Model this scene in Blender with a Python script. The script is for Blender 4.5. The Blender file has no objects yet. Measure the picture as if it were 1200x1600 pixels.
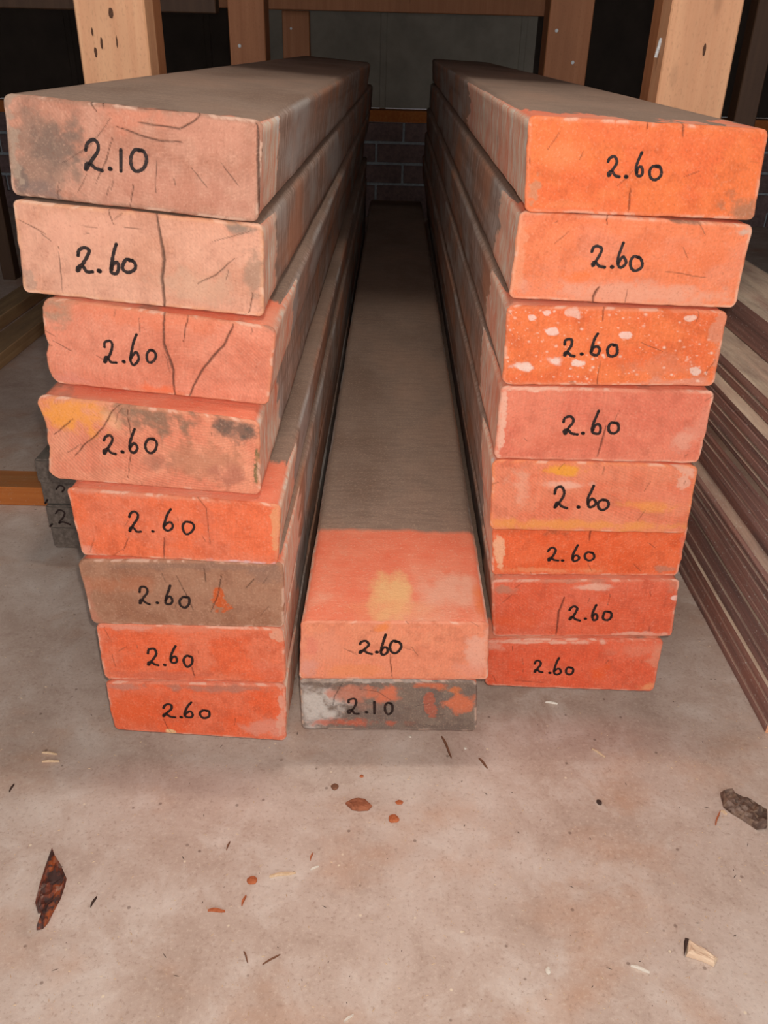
import bpy, bmesh, math, random
import numpy as np
from mathutils import Vector, Matrix

random.seed(7)
C = bpy.context.scene.collection
scene = bpy.context.scene

# ------------------------------------------------------------------ camera
PITCH, ROLL, CAM_Z = 0.51417, -0.02644, 0.70379
cp, sp = math.cos(PITCH), math.sin(PITCH)
cr, sr = math.cos(ROLL), math.sin(ROLL)
Xv = Vector((1, 0, 0)); Uv = Vector((0, sp, cp)); Fv = Vector((0, cp, -sp))
right = cr * Xv - sr * Uv
up = sr * Xv + cr * Uv
cam_d = bpy.data.cameras.new('camera')
cam = bpy.data.objects.new('camera', cam_d); C.objects.link(cam)
M = Matrix((right, up, -Fv)).transposed().to_4x4()
M.translation = (0, 0, CAM_Z)
cam.matrix_world = M
cam_d.sensor_fit = 'HORIZONTAL'; cam_d.sensor_width = 36.0
cam_d.lens = 36.0 * 1300.29 / 1200.0
cam_d.clip_start = 0.01; cam_d.clip_end = 50
scene.camera = cam

# ------------------------------------------------------------------ light
EXPOSURE = 0.2
w = bpy.data.worlds.new('world'); scene.world = w; w.use_nodes = True
w.node_tree.nodes['Background'].inputs[0].default_value = (0.95, 0.97, 1.0, 1)
w.node_tree.nodes['Background'].inputs[1].default_value = 1.45

def lamp(name, kind, loc, energy, color, rot=(0, 0, 0), **kw):
    d = bpy.data.lights.new(name, kind); d.energy = energy; d.color = color
    for k, v in kw.items(): setattr(d, k, v)
    o = bpy.data.objects.new(name, d); C.objects.link(o)
    o.location = loc; o.rotation_euler = rot
    return o
# the phone's flash, two centimetres from its lens
lamp('phone_flash', 'POINT', (0.012, -0.004, CAM_Z + 0.022), 14.5, (1.0, 0.95, 0.88), shadow_soft_size=0.004)
# work lamp hanging just in front of the added shelf
lamp('hanging_lamp', 'AREA', (0.08, 0.82, 1.72), 5.8, (1.0, 0.95, 0.88), shape='RECTANGLE', size=0.40, size_y=0.06)

vs = scene.view_settings
scene.display_settings.display_device = 'sRGB'
vs.view_transform = 'Standard'; vs.look = 'None'; vs.gamma = 1.0
vs.use_curve_mapping = False; vs.exposure = EXPOSURE

# ------------------------------------------------------------------ helpers
EK = 1.2                                   # light level the surfaces were judged under
def lin(c):
    c = np.asarray(c, float) / 255.0
    return np.where(c <= 0.04045, c / 12.92, ((c + 0.055) / 1.055) ** 2.4)
def alb(c, k=EK):
    v = np.clip(lin(c) / k, 0, 0.85)
    return (float(v[0]), float(v[1]), float(v[2]), 1.0)

class NT:
    """small node-tree writer"""
    def __init__(s, name):
        s.m = bpy.data.materials.new(name); s.m.use_nodes = True
        s.t = s.m.node_tree; s.b = s.t.nodes['Principled BSDF']
        s.b.inputs['Roughness'].default_value = 0.85
        s.b.inputs['Specular IOR Level'].default_value = 0.25
    def n(s, kind, **kw):
        nd = s.t.nodes.new(kind)
        for k, v in kw.items():
            if k in nd.inputs.keys() if isinstance(k, str) else False: s.set(nd, k, v)
            else: setattr(nd, k, v)
        return nd
    def set(s, nd, key, v):
        if hasattr(v, 'is_linked') or isinstance(v, bpy.types.NodeSocket): s.t.links.new(v, nd.inputs[key])
        else: nd.inputs[key].default_value = v
    def coord(s):
        return s.n('ShaderNodeTexCoord').outputs['Object']
    def mapping(s, scale, loc=(0, 0, 0), src=None, seed=None):
        mp = s.n('ShaderNodeMapping')
        s.set(mp, 'Vector', src or s.coord()); mp.inputs['Scale'].default_value = scale
        if seed is not None:
            cb = s.n('ShaderNodeCombineXYZ')
            for i in range(3): s.t.links.new(seed, cb.inputs[i])
            s.set(mp, 'Location', cb.outputs[0])
        else: mp.inputs['Location'].default_value = loc
        return mp.outputs[0]
    def noise(s, vec, scale=1.0, detail=4.0, rough=0.6, dist=0.0):
        nd = s.n('ShaderNodeTexNoise'); s.set(nd, 'Vector', vec)
        nd.inputs['Scale'].default_value = scale; nd.inputs['Detail'].default_value = detail
        nd.inputs['Roughness'].default_value = rough; nd.inputs['Distortion'].default_value = dist
        return nd.outputs['Fac']
    def ramp(s, fac, stops, interp='LINEAR'):
        r = s.n('ShaderNodeValToRGB'); s.t.links.new(fac, r.inputs[0])
        e = r.color_ramp.elements; r.color_ramp.interpolation = interp
        while len(e) < len(stops): e.new(0.5)
        for el, (p, c) in zip(e, stops):
            el.position = p; el.color = c if len(c) == 4 else (*c, 1)
        return r.outputs[0]
    def mask(s, fac, a, b):
        mr = s.n('ShaderNodeMapRange'); mr.clamp = True
        s.set(mr, 'Value', fac); mr.inputs['From Min'].default_value = a; mr.inputs['From Max'].default_value = b
        return mr.outputs[0]
    def math(s, op, a, b=0.0, c=None):
        nd = s.n('ShaderNodeMath'); nd.operation = op
        s.set(nd, 0, a); s.set(nd, 1, b)
        if c is not None: s.set(nd, 2, c)
        return nd.outputs[0]
    def mix(s, fac, a, b, mode='MIX'):
        nd = s.n('ShaderNodeMixRGB'); nd.blend_type = mode
        s.set(nd, 'Fac', fac); s.set(nd, 'Color1', a); s.set(nd, 'Color2', b)
        return nd.outputs[0]
    def base(s, col): s.set(s.b, 'Base Color', col)
    def bump(s, h, strength=0.4, dist=0.001):
        bp = s.n('ShaderNodeBump'); s.set(bp, 'Height', h)
        bp.inputs['Strength'].default_value = strength; bp.inputs['Distance'].default_value = dist
        s.t.links.new(bp.outputs[0], s.b.inputs['Normal'])
    def rnd(s, k=37.0):
        o = s.n('ShaderNodeObjectInfo')
        return s.math('MULTIPLY', o.outputs['Random'], k)
    def prop(s, name):
        a = s.n('ShaderNodeAttribute'); a.attribute_type = 'OBJECT'; a.attribute_name = name
        return a.outputs['Fac']

def link(name, me, mat=None, parent=None):
    o = bpy.data.objects.new(name, me); C.objects.link(o)
    if mat is not None and not me.materials: me.materials.append(mat)
    if parent is not None: o.parent = parent
    return o
def mesh(name, verts, faces, smooth=False):
    me = bpy.data.meshes.new(name)
    me.from_pydata([tuple(map(float, v)) for v in verts], [], [tuple(map(int, f)) for f in faces])
    if smooth: me.polygons.foreach_set('use_smooth', [True] * len(me.polygons))
    me.update(); return me
def tag(o, label, cat, group=None, kind=None):
    if label: o['label'] = label
    if cat: o['category'] = cat
    if group: o['group'] = group
    if kind: o['kind'] = kind
    return o
def struct(o, label=None, cat=None):
    o['kind'] = 'structure'
    if label: o['label'] = label
    if cat: o['category'] = cat
    return o
def empty(name, loc=(0, 0, 0)):
    o = bpy.data.objects.new(name, None); C.objects.link(o); o.location = loc
    o.empty_display_size = 0.05
    return o
def box_mesh(name, sx, sy, sz, bev=0.0015, seg=1):
    """box with its origin at the middle of its base"""
    bm = bmesh.new(); bmesh.ops.create_cube(bm, size=1.0)
    for v in bm.verts: v.co = Vector((v.co.x * sx, v.co.y * sy, (v.co.z + .5) * sz))
    if bev: bmesh.ops.bevel(bm, geom=bm.edges[:], offset=bev, segments=seg, affect='EDGES')
    me = bpy.data.meshes.new(name); bm.to_mesh(me); bm.free(); return me

def vnoise(x, y, seed):
    xi = np.floor(x).astype(np.int64); yi = np.floor(y).astype(np.int64)
    fx = x - xi; fy = y - yi; fx = fx * fx * (3 - 2 * fx); fy = fy * fy * (3 - 2 * fy)
    def h(a, b):
        n = (a * 374761393 + b * 668265263 + seed * 974711) & 0x7fffffff
        n = ((n ^ (n >> 13)) * 1274126177) & 0x7fffffff
        return ((n ^ (n >> 16)) & 0xffff) / 65535.0
    return (h(xi, yi) * (1 - fx) + h(xi + 1, yi) * fx) * (1 - fy) + (h(xi, yi + 1) * (1 - fx) + h(xi + 1, yi + 1) * fx) * fy
def fbm(x, y, seed, oct=4):
    a, s, t = 1.0, 0.0, 0.0
    for i in range(oct):
        s = s + a * vnoise(x, y, seed + i * 17); t += a; a *= .55; x = x * 2.03 + 5; y = y * 2.03 + 9
    return s / t

# measured shapes, metres
SLEEPERS = [
{"n":"L1","o":[-0.2039,0.7042],"tn":-0.0421,"c":[[-0.0966,0.664],[0.1041,0.6503],[-0.1043,0.5884],[0.0957,0.5727]],"head":0.012,"len":2.1,"side":0.11,"top":0.0,"base":[200,142,118],"base2":[186,126,102],"edge":[150,112,92],"rings":[[0.1233,-0.0526],0.00267,0.05],"cracks":[[[[0.0871,0.0164],[0.1033,0.0201],[0.1207,0.0231],[0.1381,0.0218]],0.00097],[[[0.1035,0.0109],[0.1158,0.0116],[0.1356,0.0124],[0.1453,0.0066],[0.154,-0.0001]],0.00097],[[[0.0866,-0.0003],[0.111,0.0005],[0.1403,-0.0006]],0.00078],[[[0.0838,0.0091],[0.0655,0.0326],[0.0419,0.0493]],0.00049],[[[0.0833,0.0245],[0.0777,0.0433],[0.0693,0.0609]],0.00063],[[[0.0992,0.0555],[0.0961,0.0774]],0.00063],[[[0.1182,0.0344],[0.117,0.0633]],0.00044],[[[0.1318,0.0498],[0.1334,0.0569]],0.00044],[[[0.1459,0.0412],[0.1588,0.0543]],0.00049],[[[0.1683,0.0341],[0.1842,0.0517]],0.00049],[[[0.0766,0.0722],[0.0795,0.0623]],0.00049],[[[0.0632,-0.0032],[0.0716,0.0065]],0.00078],[[[0.072,-0.0031],[0.0776,0.003]],0.00068],[[[0.1957,0.0024],[0.2007,0.0717]],0.00195]],"blots":[[[0.0246,0.0439],0.034,0.0389,[138,112,96],0.75],[[0.0403,0.0351],0.0195,0.0146,[108,92,82],0.6],[[0.0062,0.0673],0.0068,0.0146,[105,92,84],0.7],[[0.0222,0.0729],0.0219,0.0078,[125,105,98],0.6],[[0.0015,0.0415],0.0078,0.0438,[168,142,122],0.8],[[0.0987,0.0052],0.0219,0.017,[216,135,106],0.7],[[0.1602,0.0108],0.0292,0.0195,[206,141,116],0.5],[[0.1308,0.0619],0.0438,0.0146,[198,130,106],0.4]],"lp":[],"speck":0,"mk":[[[0.0612,0.0292],[0.0762,0.0276],[0.0601,0.0518],[0.0754,0.0503]],[0.081,0.0482],[[0.0881,0.0336],[0.0921,0.0332],[0.0876,0.0495],[0.0917,0.0491]],[[0.0966,0.0318],[0.1102,0.0304],[0.0962,0.0491],[0.11,0.0477]],"1"],"pen":0.00292},
{"n":"L2","o":[-0.2082,0.7077],"tn":0.0324,"c":[[-0.0985,0.5873],[0.103,0.5714],[-0.1032,0.5102],[0.0994,0.4923]],"head":0.01,"len":2.6,"side":0.09,"top":0.0,"base":[218,158,131],"base2":[208,146,118],"edge":[222,160,120],"rings":[[0.204,-0.0295],0.00252,0.03],"cracks":[[[[0.1138,-0.0019],[0.1158,0.0199],[0.1181,0.0362],[0.1151,0.0531],[0.116,0.0668],[0.1177,0.086]],0.00202],[[[0.1757,0.0296],[0.1598,0.0453],[0.1439,0.0554]],0.00061],[[[0.1911,0.0556],[0.1872,0.0783]],0.00081],[[[0.0032,0.0165],[0.0237,0.0262]],0.00061],[[[0.0331,0.035],[0.032,0.057],[0.0321,0.0761]],0.0005],[[[0.0746,-0.0],[0.0788,0.0132]],0.00061],[[[0.0196,0.0256],[0.0273,0.0313]],0.00045],[[[0.1579,0.0178],[0.1913,0.0055]],0.0004]],"blots":[[[0.1786,0.0026],0.0177,0.0061,[140,120,105],0.9],[[0.1927,0.0415],0.0081,0.0202,[150,125,105],0.6],[[0.0056,0.0708],0.0071,0.0081,[170,140,120],0.6],[[0.0503,0.0165],0.0303,0.0151,[228,165,138],0.6],[[0.1412,0.0557],0.0303,0.0151,[212,170,142],0.5]],"lp":[],"speck":0,"mk":[[[0.0477,0.0344],[0.0608,0.0329],[0.0458,0.0554],[0.059,0.054]],[0.0639,0.0518],[[0.075,0.0291],[0.0834,0.0281],[0.0731,0.054],[0.0816,0.0531]],[[0.0836,0.0402],[0.0951,0.0389],[0.0828,0.0513],[0.0944,0.05]],"6"],"pen":0.00303},
{"n":"L3","o":[-0.2012,0.702],"tn":-0.0601,"c":[[-0.0975,0.508],[0.105,0.4902],[-0.103,0.4277],[0.0953,0.4161]],"head":0.004,"len":2.6,"side":0.16,"top":0.05,"base":[226,139,110],"base2":[216,125,96],"edge":[215,135,100],"rings":[[0.1243,0.0941],0.0027,0.05],"cracks":[[[[0.1035,-0.0068],[0.1046,0.0277],[0.1086,0.0435],[0.1132,0.0527],[0.1129,0.079]],0.00195],[[[0.1642,0.0023],[0.1564,0.0235],[0.1404,0.0457],[0.1258,0.0794]],0.00162],[[[0.1252,-0.0049],[0.1214,0.0253]],0.00086],[[[0.0832,0.0081],[0.0841,0.0209]],0.00054],[[[0.0615,0.0016],[0.0617,0.0113]],0.00054],[[[0.006,0.0382],[0.0212,0.0456]],0.00054]],"blots":[[[0.0101,0.0092],0.0141,0.0162,[165,132,108],0.8],[[0.0898,0.0071],0.0649,0.0097,[228,125,88],0.6],[[0.1006,0.076],0.0216,0.0065,[232,111,68],0.8],[[0.1928,-0.009],0.0108,0.0097,[150,110,90],0.7],[[0.019,0.0744],0.027,0.0081,[220,143,123],0.5]],"lp":[[0.0,0.0032],[0.12,0.0],[0.42,-0.0011],[0.55,0.0022],[0.66,-0.0016],[0.85,-0.0005],[1,0.0043]],"speck":0,"mk":[[[0.0514,0.0326],[0.0626,0.0311],[0.0504,0.0533],[0.0619,0.0518]],[0.0682,0.0496],[[0.0746,0.0242],[0.0841,0.0229],[0.0738,0.0521],[0.0836,0.0508]],[[0.0889,0.0358],[0.0973,0.0346],[0.0887,0.0488],[0.0973,0.0477]],"6"],"pen":0.00249},
{"n":"L4","o":[-0.2112,0.6771],"tn":-0.1025,"c":[[-0.0974,0.4269],[0.1006,0.4154],[-0.1,0.3409],[0.0983,0.3399]],"head":0.002,"len":2.6,"side":0.13,"top":0.06,"base":[230,147,114],"base2":[226,133,102],"edge":[218,140,105],"rings":[[0.1423,-0.065],0.00259,0.1],"cracks":[[[[0.0828,0.001],[0.0759,0.0719]],0.00075],[[[0.0741,0.0008],[0.0555,0.0242],[0.0359,0.0418],[0.0235,0.0557]],0.00092],[[[0.0058,0.0359],[0.0297,0.0186]],0.00069],[[[0.0169,0.051],[0.0329,0.0422]],0.00058]],"blots":[[[0.026,0.0156],0.0346,0.0173,[238,152,66],0.9],[[0.1037,0.0087],0.0346,0.0184,[125,102,82],0.85],[[0.1765,0.0107],0.0173,0.0127,[95,82,72],0.9],[[0.1456,0.0481],0.0403,0.0196,[165,112,84],0.5],[[0.1968,0.0504],0.004,0.015,[88,92,55],0.9],[[0.1691,0.0575],0.0173,0.0092,[180,105,85],0.6],[[0.065,0.0174],0.0081,0.0081,[236,170,130],0.6],[[0.1005,0.0515],0.0173,0.0115,[160,105,85],0.5]],"lp":[[0,0.0],[0.1,-0.0023],[0.4,0.0035],[0.55,0.0012],[0.62,0.0029],[0.8,-0.0006],[0.9,-0.0023],[1,0.0035]],"speck":0,"mk":[[[0.056,0.0311],[0.0686,0.0295],[0.0541,0.0493],[0.0668,0.0478]],[0.0724,0.045],[[0.081,0.0223],[0.0905,0.021],[0.0789,0.0456],[0.0886,0.0445]],[[0.0951,0.0296],[0.1064,0.0281],[0.0939,0.0445],[0.1053,0.0431]],"6"],"pen":0.00265},
{"n":"L5","o":[-0.194,0.6659],"tn":-0.1034,"c":[[-0.1002,0.3399],[0.1013,0.3388],[-0.0968,0.2645],[0.0954,0.2718]],"head":0,"len":2.6,"side":0.13,"top":0.07,"base":[232,111,70],"base2":[228,119,84],"edge":[222,135,100],"rings":[[0.1197,-0.0748],0.00298,0.03],"cracks":[[[[0.0873,0.0513],[0.0851,0.0771]],0.00119],[[[0.0515,0.0536],[0.0441,0.0708]],0.00071],[[[0.117,-0.0135],[0.131,0.0114],[0.1327,0.0552]],0.00048]],"blots":[[[0.0023,0.073],0.0131,0.0071,[228,150,125],0.9],[[0.1307,0.0202],0.006,0.0238,[210,108,78],0.5],[[0.0566,0.0013],0.0476,0.0048,[214,143,118],0.6],[[0.1962,0.0233],0.006,0.0298,[225,150,105],0.9],[[0.1582,0.0767],0.0298,0.003,[222,190,190],0.95]],"lp":[],"speck":0,"mk":[[[0.0566,0.0222],[0.0683,0.0213],[0.0537,0.0468],[0.0657,0.046]],[0.0773,0.0435],[[0.0901,0.016],[0.1017,0.0149],[0.0881,0.0418],[0.1,0.0409]],[[0.107,0.0292],[0.1188,0.0282],[0.106,0.0448],[0.118,0.0439]],"6"],"pen":0.00262},
{"n":"L6","o":[-0.1945,0.6688],"tn":-0.0379,"c":[[-0.1004,0.2634],[0.1001,0.271],[-0.0972,0.1842],[0.0986,0.1914]],"head":0,"len":2.6,"side":0.16,"top":0.02,"base":[166,118,92],"base2":[156,106,80],"edge":[178,125,98],"rings":[[0.0927,0.1783],0.00309,0.02],"cracks":[[[[0.0953,0.0182],[0.1015,0.0379],[0.1078,0.0593]],0.0008],[[[0.1234,0.0052],[0.1231,0.0251]],0.00062],[[[0.1396,0.0141],[0.1333,0.0407],[0.1253,0.061]],0.0008],[[[0.1714,0.0194],[0.1613,0.0317]],0.00062]],"blots":[[[0.136,0.0486],0.0074,0.0149,[200,88,36],0.95],[[0.0263,0.0288],0.0433,0.0099,[185,112,78],0.5],[[0.0027,0.0538],0.0087,0.0248,[195,125,100],0.6],[[0.111,0.0056],0.0805,0.005,[135,105,90],0.5],[[0.1853,0.0149],0.0186,0.0099,[140,108,92],0.5]],"lp":[],"speck":0,"mk":[[[0.0559,0.0309],[0.0674,0.0304],[0.0529,0.0518],[0.0646,0.0514]],[0.072,0.0495],[[0.0821,0.0291],[0.0917,0.0287],[0.0794,0.0516],[0.0892,0.0512]],[[0.0948,0.0414],[0.1064,0.041],[0.0933,0.0551],[0.105,0.0546]],"6"],"pen":0.00272},
{"n":"L7","o":[-0.1944,0.6727],"tn":-0.0584,"c":[[-0.0962,0.1832],[0.0969,0.1903],[-0.0979,0.1069],[0.097,0.1179]],"head":0,"len":2.6,"side":0.14,"top":0.05,"base":[232,103,62],"base2":[228,117,82],"edge":[222,135,104],"rings":[[0.0861,0.2037],0.00341,0.03],"cracks":[[[[0.0981,0.0576],[0.1011,0.0733]],0.00102],[[[0.0198,0.0384],[0.031,0.0307]],0.00055]],"blots":[[[0.0337,0.0046],0.0409,0.0041,[225,150,125],0.8],[[0.1021,0.0037],0.0409,0.0082,[222,135,106],0.6],[[0.055,0.07],0.0682,0.0055,[200,105,80],0.6],[[0.1943,0.0057],0.0068,0.0096,[225,160,130],0.8],[[0.1819,0.0571],0.0205,0.0136,[225,120,91],0.4]],"lp":[],"speck":0,"mk":[[[0.0529,0.0329],[0.0654,0.0325],[0.0506,0.0571],[0.0632,0.0567]],[0.069,0.0547],[[0.0775,0.0285],[0.0872,0.0282],[0.0755,0.0518],[0.0853,0.0515]],[[0.091,0.0411],[0.1014,0.0408],[0.0897,0.0569],[0.1002,0.0566]],"6"],"pen":0.003},
{"n":"L8","o":[-0.1953,0.6725],"tn":-0.0545,"c":[[-0.0971,0.1059],[0.0977,0.1169],[-0.096,0.035],[0.095,0.035]],"head":0,"len":2.6,"side":0.12,"top":0.04,"base":[230,109,72],"base2":[232,97,54],"edge":[222,135,106],"rings":[[0.1012,-0.0619],0.00352,0.03],"cracks":[[[[0.0597,0.0539],[0.0625,0.0686],[0.0659,0.0777]],0.0007]],"blots":[[[0.1243,0.0067],0.0634,0.0056,[178,118,98],0.8],[[0.018,0.0069],0.0211,0.0056,[185,130,112],0.7],[[0.1801,0.0603],0.0317,0.0099,[224,142,118],0.8],[[0.195,0.0277],0.0056,0.0282,[225,160,135],0.8],[[0.0202,0.0421],0.0352,0.0211,[228,95,48],0.7],[[0.0662,0.0759],0.0056,0.0056,[235,195,140],0.9]],"lp":[],"speck":0,"mk":[[[0.0622,0.0316],[0.0759,0.0312],[0.0599,0.052],[0.0739,0.0516]],[0.0806,0.0504],[[0.0863,0.0281],[0.0985,0.0277],[0.0843,0.0503],[0.0967,0.0499]],[[0.1027,0.0387],[0.1151,0.0383],[0.1018,0.0507],[0.1143,0.0503]],"6"],"pen":0.0031},
{"n":"R1","o":[0.2088,0.7412],"tn":0.0712,"c":[[-0.1021,0.6565],[0.0972,0.6499],[-0.0974,0.5812],[0.1018,0.5769]],"head":0.008,"len":2.6,"side":0.68,"top":0.035,"base":[240,121,66],"base2":[236,111,62],"edge":[232,135,96],"rings":[[-0.0675,0.2208],0.00318,0.03],"cracks":[[[[0.0891,0.0539],[0.0897,0.0761]],0.00106],[[[0.1277,-0.0011],[0.1281,0.0106]],0.00106],[[[0.0984,-0.0026],[0.0977,0.0059]],0.00074]],"blots":[[[0.1914,0.0703],0.0159,0.0138,[170,116,86],0.9],[[0.0077,0.0631],0.0053,0.0106,[200,140,105],0.7],[[0.1094,0.0106],0.0794,0.0074,[235,113,66],0.6],[[0.0305,0.0307],0.0159,0.0106,[240,141,90],0.5],[[0.0442,0.0708],0.0318,0.0042,[235,135,85],0.6]],"lp":[],"speck":0,"mk":[[[0.0672,0.0292],[0.0774,0.0287],[0.0686,0.0455],[0.0789,0.045]],[0.0838,0.0447],[[0.09,0.0254],[0.0981,0.025],[0.092,0.0443],[0.1001,0.0439]],[[0.1024,0.0348],[0.1132,0.0342],[0.1037,0.0469],[0.1146,0.0463]],"6"],"pen":0.00265},
{"n":"R2","o":[0.2101,0.7513],"tn":-0.0554,"c":[[-0.0995,0.5803],[0.1,0.5759],[-0.1017,0.502],[0.101,0.5011]],"head":0.006,"len":2.6,"side":0.16,"top":0.05,"base":[238,129,84],"base2":[234,135,98],"edge":[235,165,130],"rings":[[0.0943,-0.054],0.00273,0.03],"cracks":[[[[0.0783,0.0631],[0.0753,0.0691],[0.0734,0.0787]],0.00164],[[[0.0741,-0.0016],[0.076,0.0078]],0.00071],[[[0.1324,0.0458],[0.1721,0.05]],0.00038]],"blots":[[[0.1137,0.0676],0.0982,0.0098,[232,158,128],0.85],[[0.1944,0.0076],0.0098,0.0044,[205,175,155],0.9],[[0.1491,-0.0003],0.0164,0.0027,[140,100,80],0.9],[[0.1517,0.0298],0.0327,0.0136,[238,123,76],0.6],[[0.0586,0.055],0.0109,0.0065,[242,121,63],0.7],[[0.0037,0.0397],0.0044,0.0273,[235,150,110],0.7]],"lp":[],"speck":0,"mk":[[[0.0657,0.0274],[0.0778,0.0268],[0.0684,0.0457],[0.0805,0.0451]],[0.086,0.0443],[[0.0876,0.0227],[0.0964,0.0223],[0.091,0.0446],[0.0999,0.0442]],[[0.0999,0.0341],[0.1114,0.0335],[0.102,0.0471],[0.1136,0.0466]],"6"],"pen":0.00273},
{"n":"R3","o":[0.208,0.7471],"tn":0.0156,"c":[[-0.1017,0.501],[0.099,0.5001],[-0.0994,0.4231],[0.1011,0.426]],"head":0.004,"len":2.6,"side":0.17,"top":0.04,"base":[238,121,68],"base2":[234,111,62],"edge":[228,140,105],"rings":[[0.1395,0.1423],0.0029,0.03],"cracks":[[[[0.0896,0.0503],[0.0889,0.0765]],0.00058],[[[0.0867,-0.0021],[0.0879,0.0142]],0.00093],[[[0.1242,0.0328],[0.1462,0.0422]],0.00046]],"blots":[[[0.0199,0.0597],0.0104,0.0035,[240,205,190],0.95],[[0.0468,0.052],0.0104,0.0052,[240,205,190],0.98],[[0.0692,0.0553],0.0064,0.0041,[240,205,190],0.95],[[0.0425,0.0236],0.0052,0.0029,[240,200,185],0.95],[[0.1086,0.0261],0.0052,0.0029,[240,200,185],0.9],[[0.1797,0.0615],0.0041,0.0035,[240,215,200],0.95],[[0.0585,0.0055],0.007,0.0046,[238,190,170],0.8],[[0.0364,0.0063],0.0035,0.0023,[240,200,185],0.9],[[0.024,0.0107],0.0035,0.0023,[240,200,185],0.9],[[0.1676,0.008],0.0058,0.0023,[240,200,180],0.8],[[0.166,0.0739],0.0348,0.0046,[222,150,125],0.7],[[0.1516,0.0588],0.0348,0.0116,[215,133,103],0.4],[[0.0652,0.075],0.0046,0.0029,[160,105,80],0.8],[[0.1959,0.0205],0.007,0.0232,[215,140,110],0.7]],"lp":[],"speck":1,"mk":[[[0.0538,0.031],[0.0638,0.0307],[0.0554,0.0485],[0.0655,0.0483]],[0.0712,0.0455],[[0.0774,0.0257],[0.088,0.0254],[0.0796,0.0466],[0.0903,0.0463]],[[0.0938,0.0357],[0.1039,0.0354],[0.0953,0.0482],[0.1054,0.0479]],"6"],"pen":0.0029},
{"n":"R4","o":[0.209,0.7463],"tn":-0.0276,"c":[[-0.1008,0.4221],[0.1004,0.425],[-0.1009,0.344],[0.1011,0.3474]],"head":0.002,"len":2.6,"side":0.2,"top":0.05,"base":[228,127,98],"base2":[222,117,90],"edge":[232,150,120],"rings":[[0.0837,0.1076],0.00298,0.03],"cracks":[[[[0.1045,0.0382],[0.1025,0.0544],[0.1009,0.0734]],0.00131]],"blots":[[[0.0283,0.0023],0.0358,0.003,[238,190,165],0.9],[[0.0046,0.0389],0.0048,0.0328,[236,180,155],0.85],[[0.1797,0.0527],0.0167,0.0119,[228,160,135],0.7],[[0.1959,0.0349],0.0084,0.0239,[224,140,115],0.6],[[0.0649,0.0588],0.0358,0.0084,[220,113,84],0.5]],"lp":[],"speck":0,"mk":[[[0.062,0.0299],[0.0753,0.0297],[0.0643,0.0489],[0.0778,0.0486]],[0.0825,0.0471],[[0.0879,0.0238],[0.0988,0.0236],[0.0911,0.0476],[0.1021,0.0474]],[[0.1052,0.0347],[0.1161,0.0345],[0.107,0.0473],[0.118,0.047]],"6"],"pen":0.00287},
{"n":"R5","o":[0.211,0.7483],"tn":-0.0406,"c":[[-0.1034,0.343],[0.0999,0.3464],[-0.0997,0.2599],[0.1032,0.2662]],"head":0.0,"len":2.6,"side":0.12,"top":0.05,"base":[232,133,98],"base2":[230,121,86],"edge":[236,140,90],"rings":[[0.2373,-0.1923],0.00279,0.06],"cracks":[[[[0.109,0.0036],[0.1088,0.0157]],0.00056]],"blots":[[[0.0689,0.0092],0.0211,0.0056,[238,158,50],0.9],[[0.0861,0.0699],0.0931,0.0056,[236,150,75],0.8],[[0.1606,0.0463],0.0248,0.0056,[238,150,70],0.7],[[0.07,0.025],0.0279,0.0043,[238,180,155],0.7],[[0.0294,0.0303],0.0112,0.0155,[236,170,140],0.6],[[0.1885,0.0168],0.0074,0.0155,[230,175,150],0.7],[[0.1781,0.0335],0.031,0.0112,[228,123,96],0.4]],"lp":[],"speck":0,"mk":[[[0.062,0.0277],[0.0758,0.0272],[0.0636,0.0514],[0.0776,0.051]],[0.0876,0.0491],[[0.0946,0.0258],[0.1047,0.0254],[0.0965,0.0489],[0.1067,0.0486]],[[0.1066,0.0398],[0.1173,0.0395],[0.1077,0.0526],[0.1185,0.0523]],"6"],"pen":0.00298},
{"n":"R6","o":[0.2226,0.7716],"tn":-0.0323,"c":[[-0.105,0.2591],[0.1023,0.2656],[-0.1008,0.1884],[0.1031,0.1982]],"head":0.002,"len":2.6,"side":0.12,"top":0.05,"base":[234,107,62],"base2":[230,97,50],"edge":[226,135,101],"rings":[[0.0165,-0.1237],0.00328,0.04],"cracks":[[[[0.1021,-0.0033],[0.1009,0.0265]],0.00131]],"blots":[[[0.0075,0.043],0.0046,0.0184,[238,180,140],0.85],[[0.065,0.0146],0.0092,0.0059,[150,85,55],0.6],[[0.0167,0.0126],0.0131,0.0079,[190,90,50],0.5],[[0.1918,0.0677],0.0131,0.0052,[190,125,100],0.8],[[0.1278,-0.0009],0.0164,0.0039,[165,120,98],0.7],[[0.0626,0.0707],0.0459,0.0039,[232,145,100],0.7],[[0.1999,0.0249],0.0046,0.0197,[222,115,91],0.6]],"lp":[],"speck":0,"mk":[[[0.0582,0.0365],[0.0695,0.0364],[0.0592,0.0561],[0.0707,0.0562]],[0.0747,0.0551],[[0.0834,0.0331],[0.0927,0.033],[0.0849,0.0562],[0.0943,0.0562]],[[0.0974,0.0425],[0.1081,0.0424],[0.0983,0.0552],[0.1091,0.0552]],"6"],"pen":0.00288},
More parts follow.
